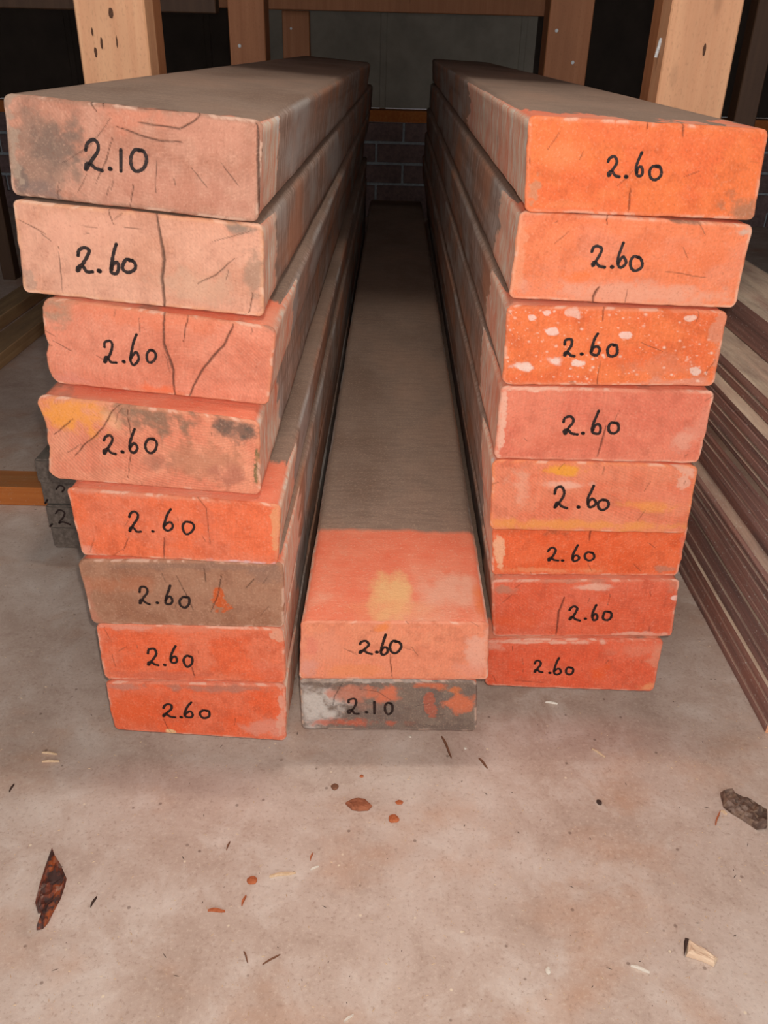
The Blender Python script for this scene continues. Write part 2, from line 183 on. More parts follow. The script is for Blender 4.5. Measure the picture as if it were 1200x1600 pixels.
{"n":"R7","o":[0.2279,0.7664],"tn":-0.0161,"c":[[-0.1068,0.1874],[0.0996,0.1973],[-0.0984,0.1079],[0.1056,0.1171]],"head":0.003,"len":2.6,"side":0.12,"top":0.05,"base":[228,107,76],"base2":[226,97,62],"edge":[220,135,106],"rings":[[0.1506,-0.097],0.0034,0.04],"cracks":[[[[0.0789,0.0229],[0.0733,0.0433],[0.0707,0.076]],0.00163],[[[0.1282,0.0162],[0.1258,0.0342]],0.00054]],"blots":[[[0.083,-0.0011],0.034,0.0054,[200,130,105],0.8],[[0.0149,0.0129],0.0163,0.0068,[190,130,105],0.8],[[0.1039,0.0102],0.0204,0.0041,[236,180,155],0.8],[[0.1971,0.0248],0.0041,0.0027,[240,195,180],0.9],[[0.164,0.0749],0.034,0.0034,[232,170,145],0.8],[[0.1959,0.0065],0.0082,0.0095,[195,125,100],0.6],[[0.0215,0.0564],0.0272,0.0095,[232,97,52],0.6]],"lp":[],"speck":0,"mk":[[[0.0842,0.0353],[0.096,0.0352],[0.0849,0.0548],[0.0968,0.0548]],[0.1023,0.0522],[[0.1084,0.0334],[0.1161,0.0334],[0.1095,0.054],[0.1172,0.054]],[[0.1207,0.0423],[0.1312,0.0423],[0.1215,0.0549],[0.132,0.0549]],"6"],"pen":0.00299},
{"n":"R8","o":[0.2247,0.765],"tn":-0.0146,"c":[[-0.1041,0.1065],[0.1,0.1158],[-0.099,0.035],[0.103,0.035]],"head":0.003,"len":2.6,"side":0.1,"top":0.05,"base":[230,103,70],"base2":[228,93,58],"edge":[224,133,104],"rings":[[0.037,0.2094],0.00358,0.03],"cracks":[[[[0.0321,0.0663],[0.0697,0.069]],0.0005]],"blots":[[[0.059,0.0045],0.0573,0.0029,[235,180,155],0.8],[[0.1753,0.015],0.0287,0.01,[228,135,106],0.5],[[0.1316,0.0507],0.01,0.0115,[235,93,42],0.8],[[0.1929,0.0705],0.0086,0.005,[236,150,100],0.9],[[0.0124,0.0125],0.0108,0.0072,[232,160,135],0.7],[[0.1954,0.0293],0.0086,0.0143,[228,150,120],0.6]],"lp":[],"speck":0,"mk":[[[0.0567,0.0334],[0.067,0.0332],[0.0576,0.053],[0.068,0.0526]],[0.0754,0.0524],[[0.0785,0.0298],[0.0887,0.0296],[0.0801,0.0553],[0.0904,0.055]],[[0.0933,0.0427],[0.1021,0.0425],[0.0942,0.0549],[0.103,0.0546]],"6"],"pen":0.00301},
{"n":"M1","o":[0.015,0.6865],"tn":0.0315,"c":[[-0.0969,0.1878],[0.0963,0.1879],[-0.1009,0.11],[0.1014,0.1105]],"head":0.0,"len":2.6,"side":0.19,"top":0.185,"base":[233,139,104],"base2":[236,145,108],"edge":[230,148,118],"rings":[[0.293,0.1132],0.00305,0.03],"cracks":[[[[0.0952,0.0432],[0.0979,0.0749]],0.00088],[[[0.118,0.0325],[0.1243,0.0448]],0.00047]],"blots":[[[0.0212,0.0349],0.0271,0.0203,[232,150,120],0.5],[[0.0084,0.0613],0.0122,0.0108,[222,150,130],0.8],[[0.1886,0.0426],0.0095,0.0231,[235,170,145],0.8],[[0.1808,0.0648],0.0203,0.0095,[230,150,125],0.6],[[0.0883,0.008],0.0081,0.0068,[240,135,70],0.8],[[0.0625,0.0654],0.0339,0.0081,[236,141,90],0.6],[[0.0144,0.035],0.0095,0.0108,[226,125,102],0.6]],"lp":[],"speck":0,"mk":[[[0.0623,0.025],[0.0758,0.0249],[0.0627,0.0425],[0.0762,0.0425]],[0.0809,0.0398],[[0.0845,0.0177],[0.0939,0.0177],[0.085,0.0433],[0.0945,0.0432]],[[0.0941,0.0247],[0.107,0.0246],[0.0945,0.0415],[0.1073,0.0414]],"6"],"pen":0.00312},
{"n":"M2","o":[0.011,0.6883],"tn":0.0203,"c":[[-0.0967,0.109],[0.0935,0.1095],[-0.0958,0.035],[0.0992,0.035]],"head":0.0,"len":2.1,"side":0.03,"top":0.02,"base":[128,108,95],"base2":[118,100,90],"edge":[140,120,108],"rings":[[0.065,0.0563],0.00289,0.05],"cracks":[[[[0.0482,0.0063],[0.0382,0.0266],[0.0363,0.0418]],0.00072],[[[0.0661,0.0141],[0.0877,0.0177],[0.102,0.0305]],0.00058]],"blots":[[[0.0144,0.0422],0.0361,0.0303,[198,186,176],0.98],[[0.0587,0.0212],0.0245,0.013,[196,120,95],0.85],[[0.0949,0.0206],0.0159,0.013,[212,113,80],0.95],[[0.0575,0.0665],0.0433,0.0072,[190,95,70],0.9],[[0.1472,0.0068],0.0188,0.0058,[205,105,70],0.9],[[0.1818,0.0339],0.0173,0.013,[208,111,76],0.98],[[0.1455,0.0346],0.0058,0.0188,[180,92,68],0.8],[[0.171,0.0143],0.0101,0.0051,[204,112,66],0.9],[[0.0763,0.041],0.0144,0.0072,[150,110,95],0.7],[[0.0375,0.0025],0.0433,0.0029,[185,165,150],0.8],[[0.0953,0.0016],0.0578,0.0029,[205,190,178],0.7],[[0.1671,0.0719],0.0433,0.0058,[110,92,82],0.8]],"lp":[],"speck":0,"mk":[[[0.0534,0.0284],[0.0665,0.0281],[0.0527,0.0525],[0.0659,0.0522]],[0.0739,0.0491],[[0.0808,0.0339],[0.0859,0.0338],[0.0805,0.0509],[0.0856,0.0508]],[[0.0947,0.0336],[0.1048,0.0334],[0.0943,0.0526],[0.1045,0.0524]],"1"],"pen":0.00303}
]
DEBRIS = {"bark1": [[-0.3189, 0.5478], [-0.3135, 0.5398], [-0.3044, 0.5299], [-0.2938, 0.5153], [-0.2929, 0.5091], [-0.2921, 0.4949], [-0.2941, 0.4804], [-0.2947, 0.4708], [-0.2976, 0.4645], [-0.3023, 0.4631], [-0.3026, 0.4731], [-0.3015, 0.4815], [-0.3072, 0.4794], [-0.3134, 0.4896], [-0.3151, 0.5003], [-0.3155, 0.5064], [-0.3181, 0.5266]], "bark2": [[0.3731, 0.6409], [0.3842, 0.643], [0.3895, 0.6344], [0.397, 0.6303], [0.4073, 0.623], [0.4137, 0.6164], [0.4062, 0.5972], [0.3955, 0.5952], [0.3852, 0.6071], [0.3766, 0.6152], [0.3706, 0.6235]], "chip": [[0.2839, 0.4685], [0.2871, 0.4674], [0.2972, 0.4592], [0.3059, 0.4511], [0.3013, 0.4457], [0.2916, 0.4507], [0.2797, 0.4545]], "flake": [[-0.0325, 0.6144], [-0.0259, 0.6197], [-0.0192, 0.6217], [-0.0123, 0.6202], [-0.0046, 0.6119], [-0.0085, 0.6067], [-0.0185, 0.6056], [-0.0253, 0.607]]}
SLIVERS = [[[-0.1011, 0.5239], [-0.0764, 0.5296], 0.003, "pale"], [[-0.3762, 0.675], [-0.3585, 0.6737], 0.0021, "pale"], [[-0.3713, 0.6618], [-0.3527, 0.6634], 0.0021, "pale"], [[-0.2616, 0.4872], [-0.2596, 0.4979], 0.0018, "dark"], [[-0.1476, 0.5531], [-0.1462, 0.563], 0.0015, "brown"], [[0.2467, 0.7031], [0.2595, 0.6908], 0.0015, "pale"], [[0.1145, 0.6837], [0.1233, 0.6697], 0.0024, "brown"], [[0.2047, 0.7793], [0.2194, 0.7776], 0.0024, "white"], [[-0.0624, 0.5329], [-0.0547, 0.5375], 0.0012, "white"], [[-0.153, 0.4865], [-0.1371, 0.4869], 0.003, "orange"], [[-0.1226, 0.4926], [-0.1207, 0.5033], 0.0024, "orange"], [[-0.0634, 0.5438], [-0.0622, 0.552], 0.0018, "orange"], [[-0.0956, 0.4365], [-0.0812, 0.4463], 0.0009, "brown"], [[-0.1136, 0.4478], [-0.1081, 0.4379], 0.0018, "brown"], [[-0.0221, 0.3894], [-0.0145, 0.3959], 0.0015, "white"], [[0.2275, 0.4442], [0.243, 0.4389], 0.0024, "white"], [[-0.3901, 0.6187], [-0.3895, 0.6293], 0.0015, "dark"], [[0.074, 0.7161], [0.0841, 0.6836], 0.003, "brown"], [[0.3544, 0.5996], [0.3647, 0.6182], 0.0024, "orange"], [[0.3661, 0.6182], [0.3715, 0.6142], 0.0024, "pale"]]
DOTS = [[[0.0184, 0.5969], 0.006, 0.00525, "orange"], [[0.0245, 0.6188], 0.0042, 0.003, "orange"], [[-0.1172, 0.5199], 0.0054, 0.0045, "orange"], [[0.1005, 0.6999], 0.0018, 0.00225, "white"], [[0.0375, 0.7158], 0.0018, 0.00187, "white"], [[0.1538, 0.4382], 0.0024, 0.00375, "white"], [[0.2384, 0.6259], 0.003, 0.00375, "dark"], [[-0.0169, 0.6537], 0.0024, 0.00225, "orange"], [[-0.0455, 0.6374], 0.0042, 0.0045, "brown"]]

# ------------------------------------------------------------------ materials
def m_floor():
    m = NT('dusty_concrete'); alb = lambda c: globals()['alb'](c, EK * .88)
    co = m.coord()
    big = m.noise(m.mapping((3.2, 3.2, 3.2), (2, 5, 0)), 1, 5, .62)
    mid = m.noise(m.mapping((16, 16, 16)), 1, 5, .7, .4)
    fine = m.noise(m.mapping((260, 260, 260)), 1, 3, .7)
    c = m.ramp(big, [(.3, alb((182, 156, 140))), (.5, alb((197, 174, 160))), (.7, alb((207, 188, 176)))])
    c = m.mix(m.mask(mid, .5, .72), c, alb((214, 197, 185)))
    c = m.mix(m.math('MULTIPLY', m.mask(mid, .48, .32), .42), c, alb((158, 130, 113)))
    rust = m.noise(m.mapping((7, 9, 7), (8, 1, 0)), 1, 4, .6)
    c = m.mix(m.math('MULTIPLY', m.mask(rust, .54, .7), .55), c, alb((190, 146, 118)))
    c = m.mix(m.math('MULTIPLY', m.mask(fine, .56, .72), .4), c, alb((222, 202, 184)))
    c = m.mix(m.math('MULTIPLY', m.mask(fine, .44, .30), .45), c, alb((150, 122, 106)))
    v = m.n('ShaderNodeTexVoronoi'); m.set(v, 'Vector', m.mapping((75, 75, 75))); v.inputs['Scale'].default_value = 1
    sel = m.n('ShaderNodeSeparateColor'); m.t.links.new(v.outputs['Color'], sel.inputs[0])
    spk = m.math('MULTIPLY', m.mask(v.outputs['Distance'], .16, .10), m.mask(sel.outputs[0], .90, .92))
    c = m.mix(m.math('MULTIPLY', spk, .55), c, alb((96, 70, 58)))
    spk2 = m.math('MULTIPLY', m.mask(v.outputs['Distance'], .13, .07), m.mask(sel.outputs[1], .90, .92))
    c = m.mix(spk2, c, alb((225, 205, 180)))
    m.base(c); m.bump(m.math('ADD', fine, mid), .35, .0008)
    m.b.inputs['Roughness'].default_value = .8
    return m.m

def m_body(kind='plain'):
    """weathered board whose first stretch was daubed with orange primer"""
    m = NT('primed_sleeper_' + kind); co = m.coord(); alb = lambda c: globals()['alb'](c, EK * .62)
    sx = m.n('ShaderNodeSeparateXYZ'); m.t.links.new(co, sx.inputs[0])
    rn = m.rnd()
    geo = m.n('ShaderNodeNewGeometry')
    nz = m.n('ShaderNodeSeparateXYZ'); m.t.links.new(geo.outputs['Normal'], nz.inputs[0])
    top = m.mask(nz.outputs[2], .5, .8)
    # weathered wood: saw marks run round the board, grain runs along it
    saw = m.noise(m.mapping((26, 140, 7), seed=rn), 1, 4, .65)
    gr = m.noise(m.mapping((55, 2.5, 55), seed=rn), 1, 4, .6)
    lo = m.noise(m.mapping((7, 3.5, 7), seed=rn), 1, 3, .6)
    fine = m.noise(m.mapping((420, 420, 420)), 1, 2, .6)
    w = m.ramp(saw, [(.3, alb((118, 98, 86))), (.5, alb((148, 124, 110))), (.72, alb((182, 164, 152)))])
    w = m.mix(m.math('MULTIPLY', m.mask(gr, .5, .68), .5), w, alb((110, 86, 74)))
    w = m.mix(m.math('MULTIPLY', m.mask(lo, .5, .62), .6), w, alb((172, 116, 84)))
    w = m.mix(m.math('MULTIPLY', m.mask(lo, .48, .38), .55), w, alb((168, 166, 162)))
    wt = m.ramp(lo, [(.35, alb((118, 96, 82))), (.5, alb((130, 109, 95))), (.7, alb((142, 115, 98)))])
    wt = m.mix(m.math('MULTIPLY', m.mask(fine, .52, .7), .4), wt, alb((170, 145, 125)))
    wt = m.mix(m.math('MULTIPLY', m.mask(saw, .55, .4), .25), wt, alb((96, 78, 68)))
    w = m.mix(top, w, wt)
    # primer
    alb = lambda c: globals()['alb'](c, EK * .36)
    st = m.noise(m.mapping((30, 80, 16), (3, 1, 2), seed=rn), 1, 6, .75, .6)
    pb = m.noise(m.mapping((14, 14, 14), (9, 4, 2), seed=rn), 1, 4, .6)
    p = m.ramp(st, [(.30, alb((182, 96, 78))), (.44, alb((202, 124, 104))), (.56, alb((204, 146, 130))), (.70, alb((194, 168, 162)))])
    alb = lambda c: globals()['alb'](c, EK * .62)
    pt = m.ramp(pb, [(.3, alb((206, 104, 76))), (.5, alb((210, 120, 92))), (.68, alb((208, 140, 114)))])
    p = m.mix(m.math('MULTIPLY', m.mask(pb, .50, .64), .5), p, alb((204, 116, 88)))
    p = m.mix(top, p, pt)
    p = m.mix(m.math('MULTIPLY', m.mask(fine, .58, .74), .3), p, alb((236, 190, 165)))
    if kind == 'middle':
        def blob(x, y, rx, ry, z=1.0):
            dx = m.math('DIVIDE', m.math('SUBTRACT', sx.outputs[0], x), rx)
            dy = m.math('DIVIDE', m.math('SUBTRACT', sx.outputs[1], y), ry)
            d = m.math('ADD', m.math('POWER', m.math('ABSOLUTE', dx), 2.6), m.math('POWER', m.math('ABSOLUTE', dy), 2.6))
            d = m.math('ADD', d, m.math('MULTIPLY', m.math('SUBTRACT', m.noise(m.mapping((45, 28, 45), (2, 2, 2)), 1, 5, .7), .5), 5.0))
            return m.math('MULTIPLY', m.mask(d, 1.7, .0), top)
        p = m.mix(m.math('MULTIPLY', blob(-.006, .045, .020, .048), .72), p, alb((232, 172, 118)))
        p = m.mix(m.math('MULTIPLY', blob(-.002, .02, .045, .018), .4), p, alb((230, 140, 100)))
        p = m.mix(m.math('MULTIPLY', blob(.060, .060, .031, .030), .85), p, alb((230, 152, 128)))
        p = m.mix(m.math('MULTIPLY', blob(.094, .045, .010, .028), .8), p, alb((236, 112, 62)))
    alb = None
    # ragged brush line: side and top have their own length
    wob = m.math('MULTIPLY', m.math('SUBTRACT', m.noise(m.mapping((22, 6, 30), (1, 7, 3), seed=rn), 1, 4, .6), .5), m.math('ADD', .02, m.math('MULTIPLY', m.prop('primer_side'), .9)) if kind == 'plain' else .018)
    L = m.math('ADD', m.math('MULTIPLY', m.prop('primer_top'), top), m.math('MULTIPLY', m.prop('primer_side'), m.math('SUBTRACT', 1.0, top)))
    e = m.math('SUBTRACT', m.math('ADD', L, wob), sx.outputs[1])
    f = m.mask(e, -.003, .006)
    bare = m.noise(m.mapping((18, 9, 12), (5, 5, 5), seed=rn), 1, 4, .65)
    f = m.math('MULTIPLY', f, m.math('SUBTRACT', 1.0, m.math('MULTIPLY', m.mask(bare, .60, .72), .65 if kind == 'plain' else .1)))
    m.base(m.mix(f, w, p))
    m.bump(m.math('ADD', m.math('ADD', saw, gr), fine), .5, .0012)
    return m.m

def m_face():
    m = NT('primed_end_grain')
    a = m.n('ShaderNodeVertexColor'); a.layer_name = 'paint'
    f = m.noise(m.mapping((520, 520, 520)), 1, 2, .6)
    c = m.mix(m.math('MULTIPLY', m.mask(f, .55, .75), .22), a.outputs[0], alb((240, 190, 160)))
    c = m.mix(m.math('MULTIPLY', m.mask(f, .42, .28), .22), c, alb((120, 60, 40)))
    m.base(c)
    m.bump(m.math('ADD', m.noise(m.mapping((500, 60, 60)), 1, 3, .6), f), .35, .0006)
    m.b.inputs['Roughness'].default_value = .72
    return m.m

def m_ink():
    m = NT('black_marker_ink')
    n = m.noise(m.mapping((120, 120, 700)), 1, 3, .7)
    m.base(m.ramp(n, [(.4, alb((34, 22, 20))), (.62, alb((52, 34, 30))), (.72, alb((120, 66, 50)))]))
    m.b.inputs['Roughness'].default_value = .5
    return m.m

def m_pine(name, a, b, knot=True, k=EK):
    m = NT(name); rn = m.rnd()
    g = m.noise(m.mapping((70, 70, 2.2), seed=rn), 1, 4, .6, .3)
    lo = m.noise(m.mapping((12, 12, 3), seed=rn), 1, 3, .6)
    c = m.ramp(g, [(.3, alb(a, k)), (.7, alb(b, k))])
    c = m.mix(m.math('MULTIPLY', m.mask(lo, .5, .7), .4), c, alb(tuple(x * .86 for x in a), k))
    v = m.n('ShaderNodeTexVoronoi'); m.set(v, 'Vector', m.mapping((26, 26, 9), seed=rn)); v.inputs['Scale'].default_value = 1
    sel = m.n('ShaderNodeSeparateColor'); m.t.links.new(v.outputs['Color'], sel.inputs[0])
    kn = m.math('MULTIPLY', m.mask(v.outputs['Distance'], .17, .07), m.mask(sel.outputs[0], .86, .9))
    c = m.mix(m.math('MULTIPLY', kn, .75), c, alb(tuple(x * .45 for x in a), k))
    fn = m.noise(m.mapping((400, 400, 160)), 1, 2, .6)
    c = m.mix(m.math('MULTIPLY', m.mask(fn, .45, .3), .25), c, alb(tuple(x * .7 for x in a), k))
    m.base(c); m.bump(g, .3, .0006); m.b.inputs['Roughness'].default_value = .6
    return m.m

def m_along(name, cols, k=EK):
    """old board with its grain along Y"""
    m = NT(name); rn = m.rnd()
    g = m.noise(m.mapping((90, 2.0, 90), seed=rn), 1, 5, .65, .2)
    lo = m.noise(m.mapping((9, 5, 9), seed=rn), 1, 4, .6)
    c = m.ramp(g, [(.3, alb(cols[0], k)), (.52, alb(cols[1], k)), (.72, alb(cols[2], k))])
    c = m.mix(m.math('MULTIPLY', m.mask(lo, .5, .66), .5), c, alb(cols[3], k))
    geo = m.n('ShaderNodeNewGeometry'); nz = m.n('ShaderNodeSeparateXYZ'); m.t.links.new(geo.outputs['Normal'], nz.inputs[0])
    dust = m.noise(m.mapping((38, 7, 38), (4, 4, 4)), 1, 6, .7)
    c = m.mix(m.math('MULTIPLY', m.mask(nz.outputs[2], .85, .98), m.mask(dust, .2, .8)), c, alb(cols[4], k))
    sp = m.noise(m.mapping((330, 200, 330)), 1, 3, .7)
    c = m.mix(m.math('MULTIPLY', m.mask(sp, .62, .72), .6), c, alb((190, 165, 140), k))
    m.base(c); m.bump(g, .5, .001)
    return m.m

def m_flat(name, c1, c2, sc=60.0, k=EK, rough=.85):
    m = NT(name)
    n = m.noise(m.mapping((sc, sc, sc)), 1, 4, .65)
    m.base(m.ramp(n, [(.35, alb(c1, k)), (.65, alb(c2, k))])); m.bump(n, .5, .0015)
    m.b.inputs['Roughness'].default_value = rough
    return m.m

MF = m_floor(); MB = m_body(); MBM = m_body('middle'); MFACE = m_face(); MINK = m_ink()
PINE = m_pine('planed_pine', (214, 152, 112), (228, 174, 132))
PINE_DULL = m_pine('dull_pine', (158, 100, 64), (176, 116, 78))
PINE_X = m_along('bearer_pine', [(176, 96, 42), (190, 110, 52), (198, 122, 64), (170, 96, 48), (146, 108, 72)])
OLD = m_along('old_brown_board', [(62, 46, 42), (88, 64, 58), (112, 84, 74), (100, 62, 50), (150, 130, 112)], .33)
GREYB = m_along('grey_weathered_batten', [(84, 76, 70), (108, 98, 90), (126, 116, 106), (100, 88, 80), (112, 104, 96)])
GREY_END = m_flat('grey_end_grain', (88, 76, 68), (118, 104, 94), 160)
CUT_END = m_flat('fresh_cut_end', (222, 148, 108), (236, 176, 136), 200)
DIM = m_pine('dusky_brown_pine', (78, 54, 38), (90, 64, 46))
TAN = m_along('tan_batten', [(150, 118, 84), (170, 136, 98), (180, 148, 110), (142, 108, 78), (112, 92, 72)], .8)
KNOT = m_flat('dark_knot', (74, 48, 36), (104, 70, 50), 500)
BRICK = m_flat('sooty_brick', (108, 88, 86), (136, 110, 106), 60)
MORTAR = m_flat('grey_mortar', (150, 154, 158), (180, 184, 188), 90)
SHEET = m_flat('dark_grey_sheet', (146, 138, 126), (164, 154, 140), 8)
SHADE_SHEET = m_flat('painted_shade_sheet', (52, 42, 36), (64, 52, 44), 8)  # darkness at the wall's outer ends, put into the sheet colour
CEIL = m_flat('dark_rafters', (70, 64, 58), (90, 82, 74), 12)
NAIL = m_flat('galvanised_steel', (190, 190, 190), (225, 225, 225), 300, rough=.35)

# ------------------------------------------------------------------ structure
def slab(name, x0, x1, y0, y1, z0, z1, mat):
    me = box_mesh(name, x1 - x0, y1 - y0, z1 - z0, 0)
    o = link(name, me, mat); o.location = ((x0 + x1) / 2, (y0 + y1) / 2, z0)
    return o
struct(slab('floor', -2.6, 2.6, -1.6, 5.0, -.08, 0, MF), 'dusty grey brown concrete floor strewn with splinters', 'floor')
def brick_wall():
    o = slab('wall_back', -2.6, 2.6, 4.012, 4.13, 0, .398, MORTAR)
    struct(o, 'low sooty brick base of the back wall between the two stacks', 'wall')
    bme = box_mesh('brick', .229, .016, .074, .002)
    bme.materials.append(BRICK)
    for r in range(5):
        z = .398 - .074 - r * .086 - .002
        if z < -.03: break
        if z < 0: z = .001
        for i in range(-10, 10):
            b = link('brick', bme, None, o)
            x = i * .239 + (.12 if r % 2 else 0) + .162
            b.location = (x - o.location.x, 4.008 - o.location.y + random.uniform(-.001, .001), z - o.location.z)
    return o
brick_wall()
struct(slab('trim_1', -2.6, 2.6, 4.0, 4.13, .3985, .445, PINE_X), 'pine sole plate lying on the brick base at the back', 'trim')
def sheet_wall(name, x0, x1, y, z0, z1, rib=.6):
    vs_, fs = [], []; x = x0
    prof = []
    while x < x1:
        prof += [(x, 0), (x + rib - .03, 0), (x + rib - .026, -.004), (x + rib - .004, -.004)]
        x += rib
    prof = [q for q in prof if q[0] < x1 - .001]
    prof.append((x1, 0))
    for (px, py) in prof:
        vs_ += [(px, y + py, z0), (px, y + py, z1)]
    for i in range(len(prof) - 1): fs.append((2 * i, 2 * i + 2, 2 * i + 3, 2 * i + 1))
    n = len(vs_)
    vs_ += [(x0, y + .03, z0), (x0, y + .03, z1), (prof[-1][0], y + .03, z0), (prof[-1][0], y + .03, z1)]
    fs += [(n, n + 1, n + 3, n + 2), (0, 1, n + 1, n), (2 * len(prof) - 2, n + 2, n + 3, 2 * len(prof) - 1)]
    return link(name, mesh(name, vs_, fs), SHEET)
struct(sheet_wall('wall_back_cladding', -.64, .60, 4.125, .4455, 2.6), 'dark grey sheet cladding above the brick base', 'wall')
for x0_, x1_, t_ in ((-2.6, -.6405, 'left'), (.6005, 2.6, 'right')):  # outer sheets coloured near black in place of shade
    q_ = sheet_wall('wall_back_cladding', x0_, x1_, 4.125, .4455, 2.6); q_.data.materials.clear(); q_.data.materials.append(SHADE_SHEET)
    struct(q_, 'back wall cladding coloured near black as painted shade at the far ' + t_, 'wall')
struct(slab('wall_left', -2.66, -2.6, -1.6, 4.2, 0, 2.6, CEIL))
struct(slab('wall_right', 2.6, 2.66, -1.6, 4.2, 0, 2.6, CEIL))
struct(slab('ceiling', -2.66, 2.66, -1.6, 4.2, 2.6, 2.66, CEIL))

# ------------------------------------------------------------------ rack
def stick(name, sx, sy, sz, loc, mat, parent=None, bev=.002):
    o = link(name, box_mesh(name, sx, sy, sz, bev), mat, parent)
    o.location = loc if parent is None else Vector(loc) - parent.location
    return o
def nail(parent, loc, r=.004):
    bm = bmesh.new(); bmesh.ops.create_cone(bm, cap_ends=True, segments=14, radius1=r, radius2=r * .8, depth=.0012)
    for v in bm.verts: v.co = Vector((v.co.x, -v.co.z, v.co.y))
    me = bpy.data.meshes.new('nail'); bm.to_mesh(me); bm.free()
    o = link('nail', me, NAIL, parent); o.location = Vector(loc) - parent.location
TOPZ = 1.30
def post(x0, x1, y, z0, label, laminated=True, mat=PINE, top=TOPZ, dep=.044):
    r = empty('rack_post', ((x0 + x1) / 2, y, z0))
    tag(r, label, 'post', 'pine posts of the timber rack')
    w_ = x1 - x0
    stick('stud', w_, dep, top - z0, ((x0 + x1) / 2, y + dep / 2, z0), mat, r)
    if laminated: stick('stud', w_ - .002, dep, top - z0, ((x0 + x1) / 2 , y + dep * 1.5 + .001, z0), PINE_DULL if mat is PINE else mat, r)
    return r
BT = .0355
pl = post(-.401, -.313, 1.2, BT, 'near pine post left of the left stack with small dark knots')
pr = post(.337, .425, 1.2, BT, 'near pine post right of the right stack with a nail in its edge')
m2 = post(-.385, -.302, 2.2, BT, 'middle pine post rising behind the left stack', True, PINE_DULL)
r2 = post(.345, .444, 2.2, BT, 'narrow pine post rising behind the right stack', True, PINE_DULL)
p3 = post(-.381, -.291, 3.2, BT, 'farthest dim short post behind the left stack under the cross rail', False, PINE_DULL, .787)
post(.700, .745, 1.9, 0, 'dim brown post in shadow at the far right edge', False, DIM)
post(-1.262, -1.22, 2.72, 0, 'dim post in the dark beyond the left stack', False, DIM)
nail(m2, (-.362, 2.199, .688)); nail(p3, (-.352, 3.199, .735)); nail(r2, (.41, 2.199, .672)); nail(r2, (.365, 2.199, .735))
bm = bmesh.new(); bmesh.ops.create_cone(bm, cap_ends=True, segments=10, radius1=.0022, radius2=.0022, depth=.022)
nm = bpy.data.meshes.new('nail'); bm.to_mesh(nm); bm.free()
nn = link('nail', nm, NAIL, pr); nn.location = Vector((.335, 1.222, .705)) - pr.location; nn.rotation_euler = (0, .15, 0)
def knot(parent, loc, rx, rz):
    n = 14; V = [(0, -.0005, 0)] + [(math.cos(6.2832 * k / n) * rx * random.uniform(.8, 1.15), -.0003, math.sin(6.2832 * k / n) * rz * random.uniform(.85, 1.1)) for k in range(n)]
    o = link('knot', mesh('knot', V, [(0, 1 + (k + 1) % n, 1 + k) for k in range(n)]), KNOT, parent)
    o.location = Vector(loc) - parent.location
for (x_, z_, a_, c_) in ((-.355, .727, .0032, .006), (-.3815, .706, .0014, .005), (-.3715, .694, .0016, .007), (-.3805, .684, .0018, .006), (-.352, .696, .001, .007)):
    knot(pl, (x_, 1.1998, z_), a_, c_)
knot(pr, (.3865, 1.1998, .739 - .035), .0022, .007)
# bearers on the floor, rails and the added shelf above
def bearer(name, x0, x1, y0, y1, z0, z1, label, mat=PINE_X, cat='beam'):
    me = box_mesh(name, y1 - y0, x1 - x0, z1 - z0, .002)      # long axis along local Y
    o = link(name, me, mat); o.location = ((x0 + x1) / 2, (y0 + y1) / 2, z0); o.rotation_euler = (0, 0, math.pi / 2)
    return tag(o, label, cat)
bearer('floor_bearer', -1.15, .42, 1.234, 1.298, 0, .035, 'orange pine bearer flat on the floor at the left edge under the stacks')
bearer('floor_bearer', -.6, .42, 2.2, 2.264, 0, .035, 'middle floor bearer hidden beneath the long stacks')
bearer('floor_bearer', -.6, .42, 3.05, 3.114, 0, .035, 'rearmost floor bearer hidden beneath the long stacks')
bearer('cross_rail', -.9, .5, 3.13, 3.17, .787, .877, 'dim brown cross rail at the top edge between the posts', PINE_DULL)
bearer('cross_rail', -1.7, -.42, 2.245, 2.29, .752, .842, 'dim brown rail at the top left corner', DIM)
sh = empty('added_shade_shelf', (0, 2.0, TOPZ)); tag(sh, 'unseen timber shelf deck added above both stacks to block the lamp', 'shelf')  # out-of-frame deck, added to cut the lamp's light towards the back
for i, yy in enumerate((1.244, 2.2, 3.2)):
    q = stick('added_joist', 2.4, .045, .09, (0, yy, TOPZ), PINE_DULL, sh)
dme = box_mesh('added_deck_board', .145, 2.8, .022, .002); dme.materials.append(PINE_DULL)
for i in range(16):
    b = link('added_deck_board', dme, None, sh); b.location = Vector((-1.14 + i * .152, 2.45, TOPZ + .091)) - sh.location

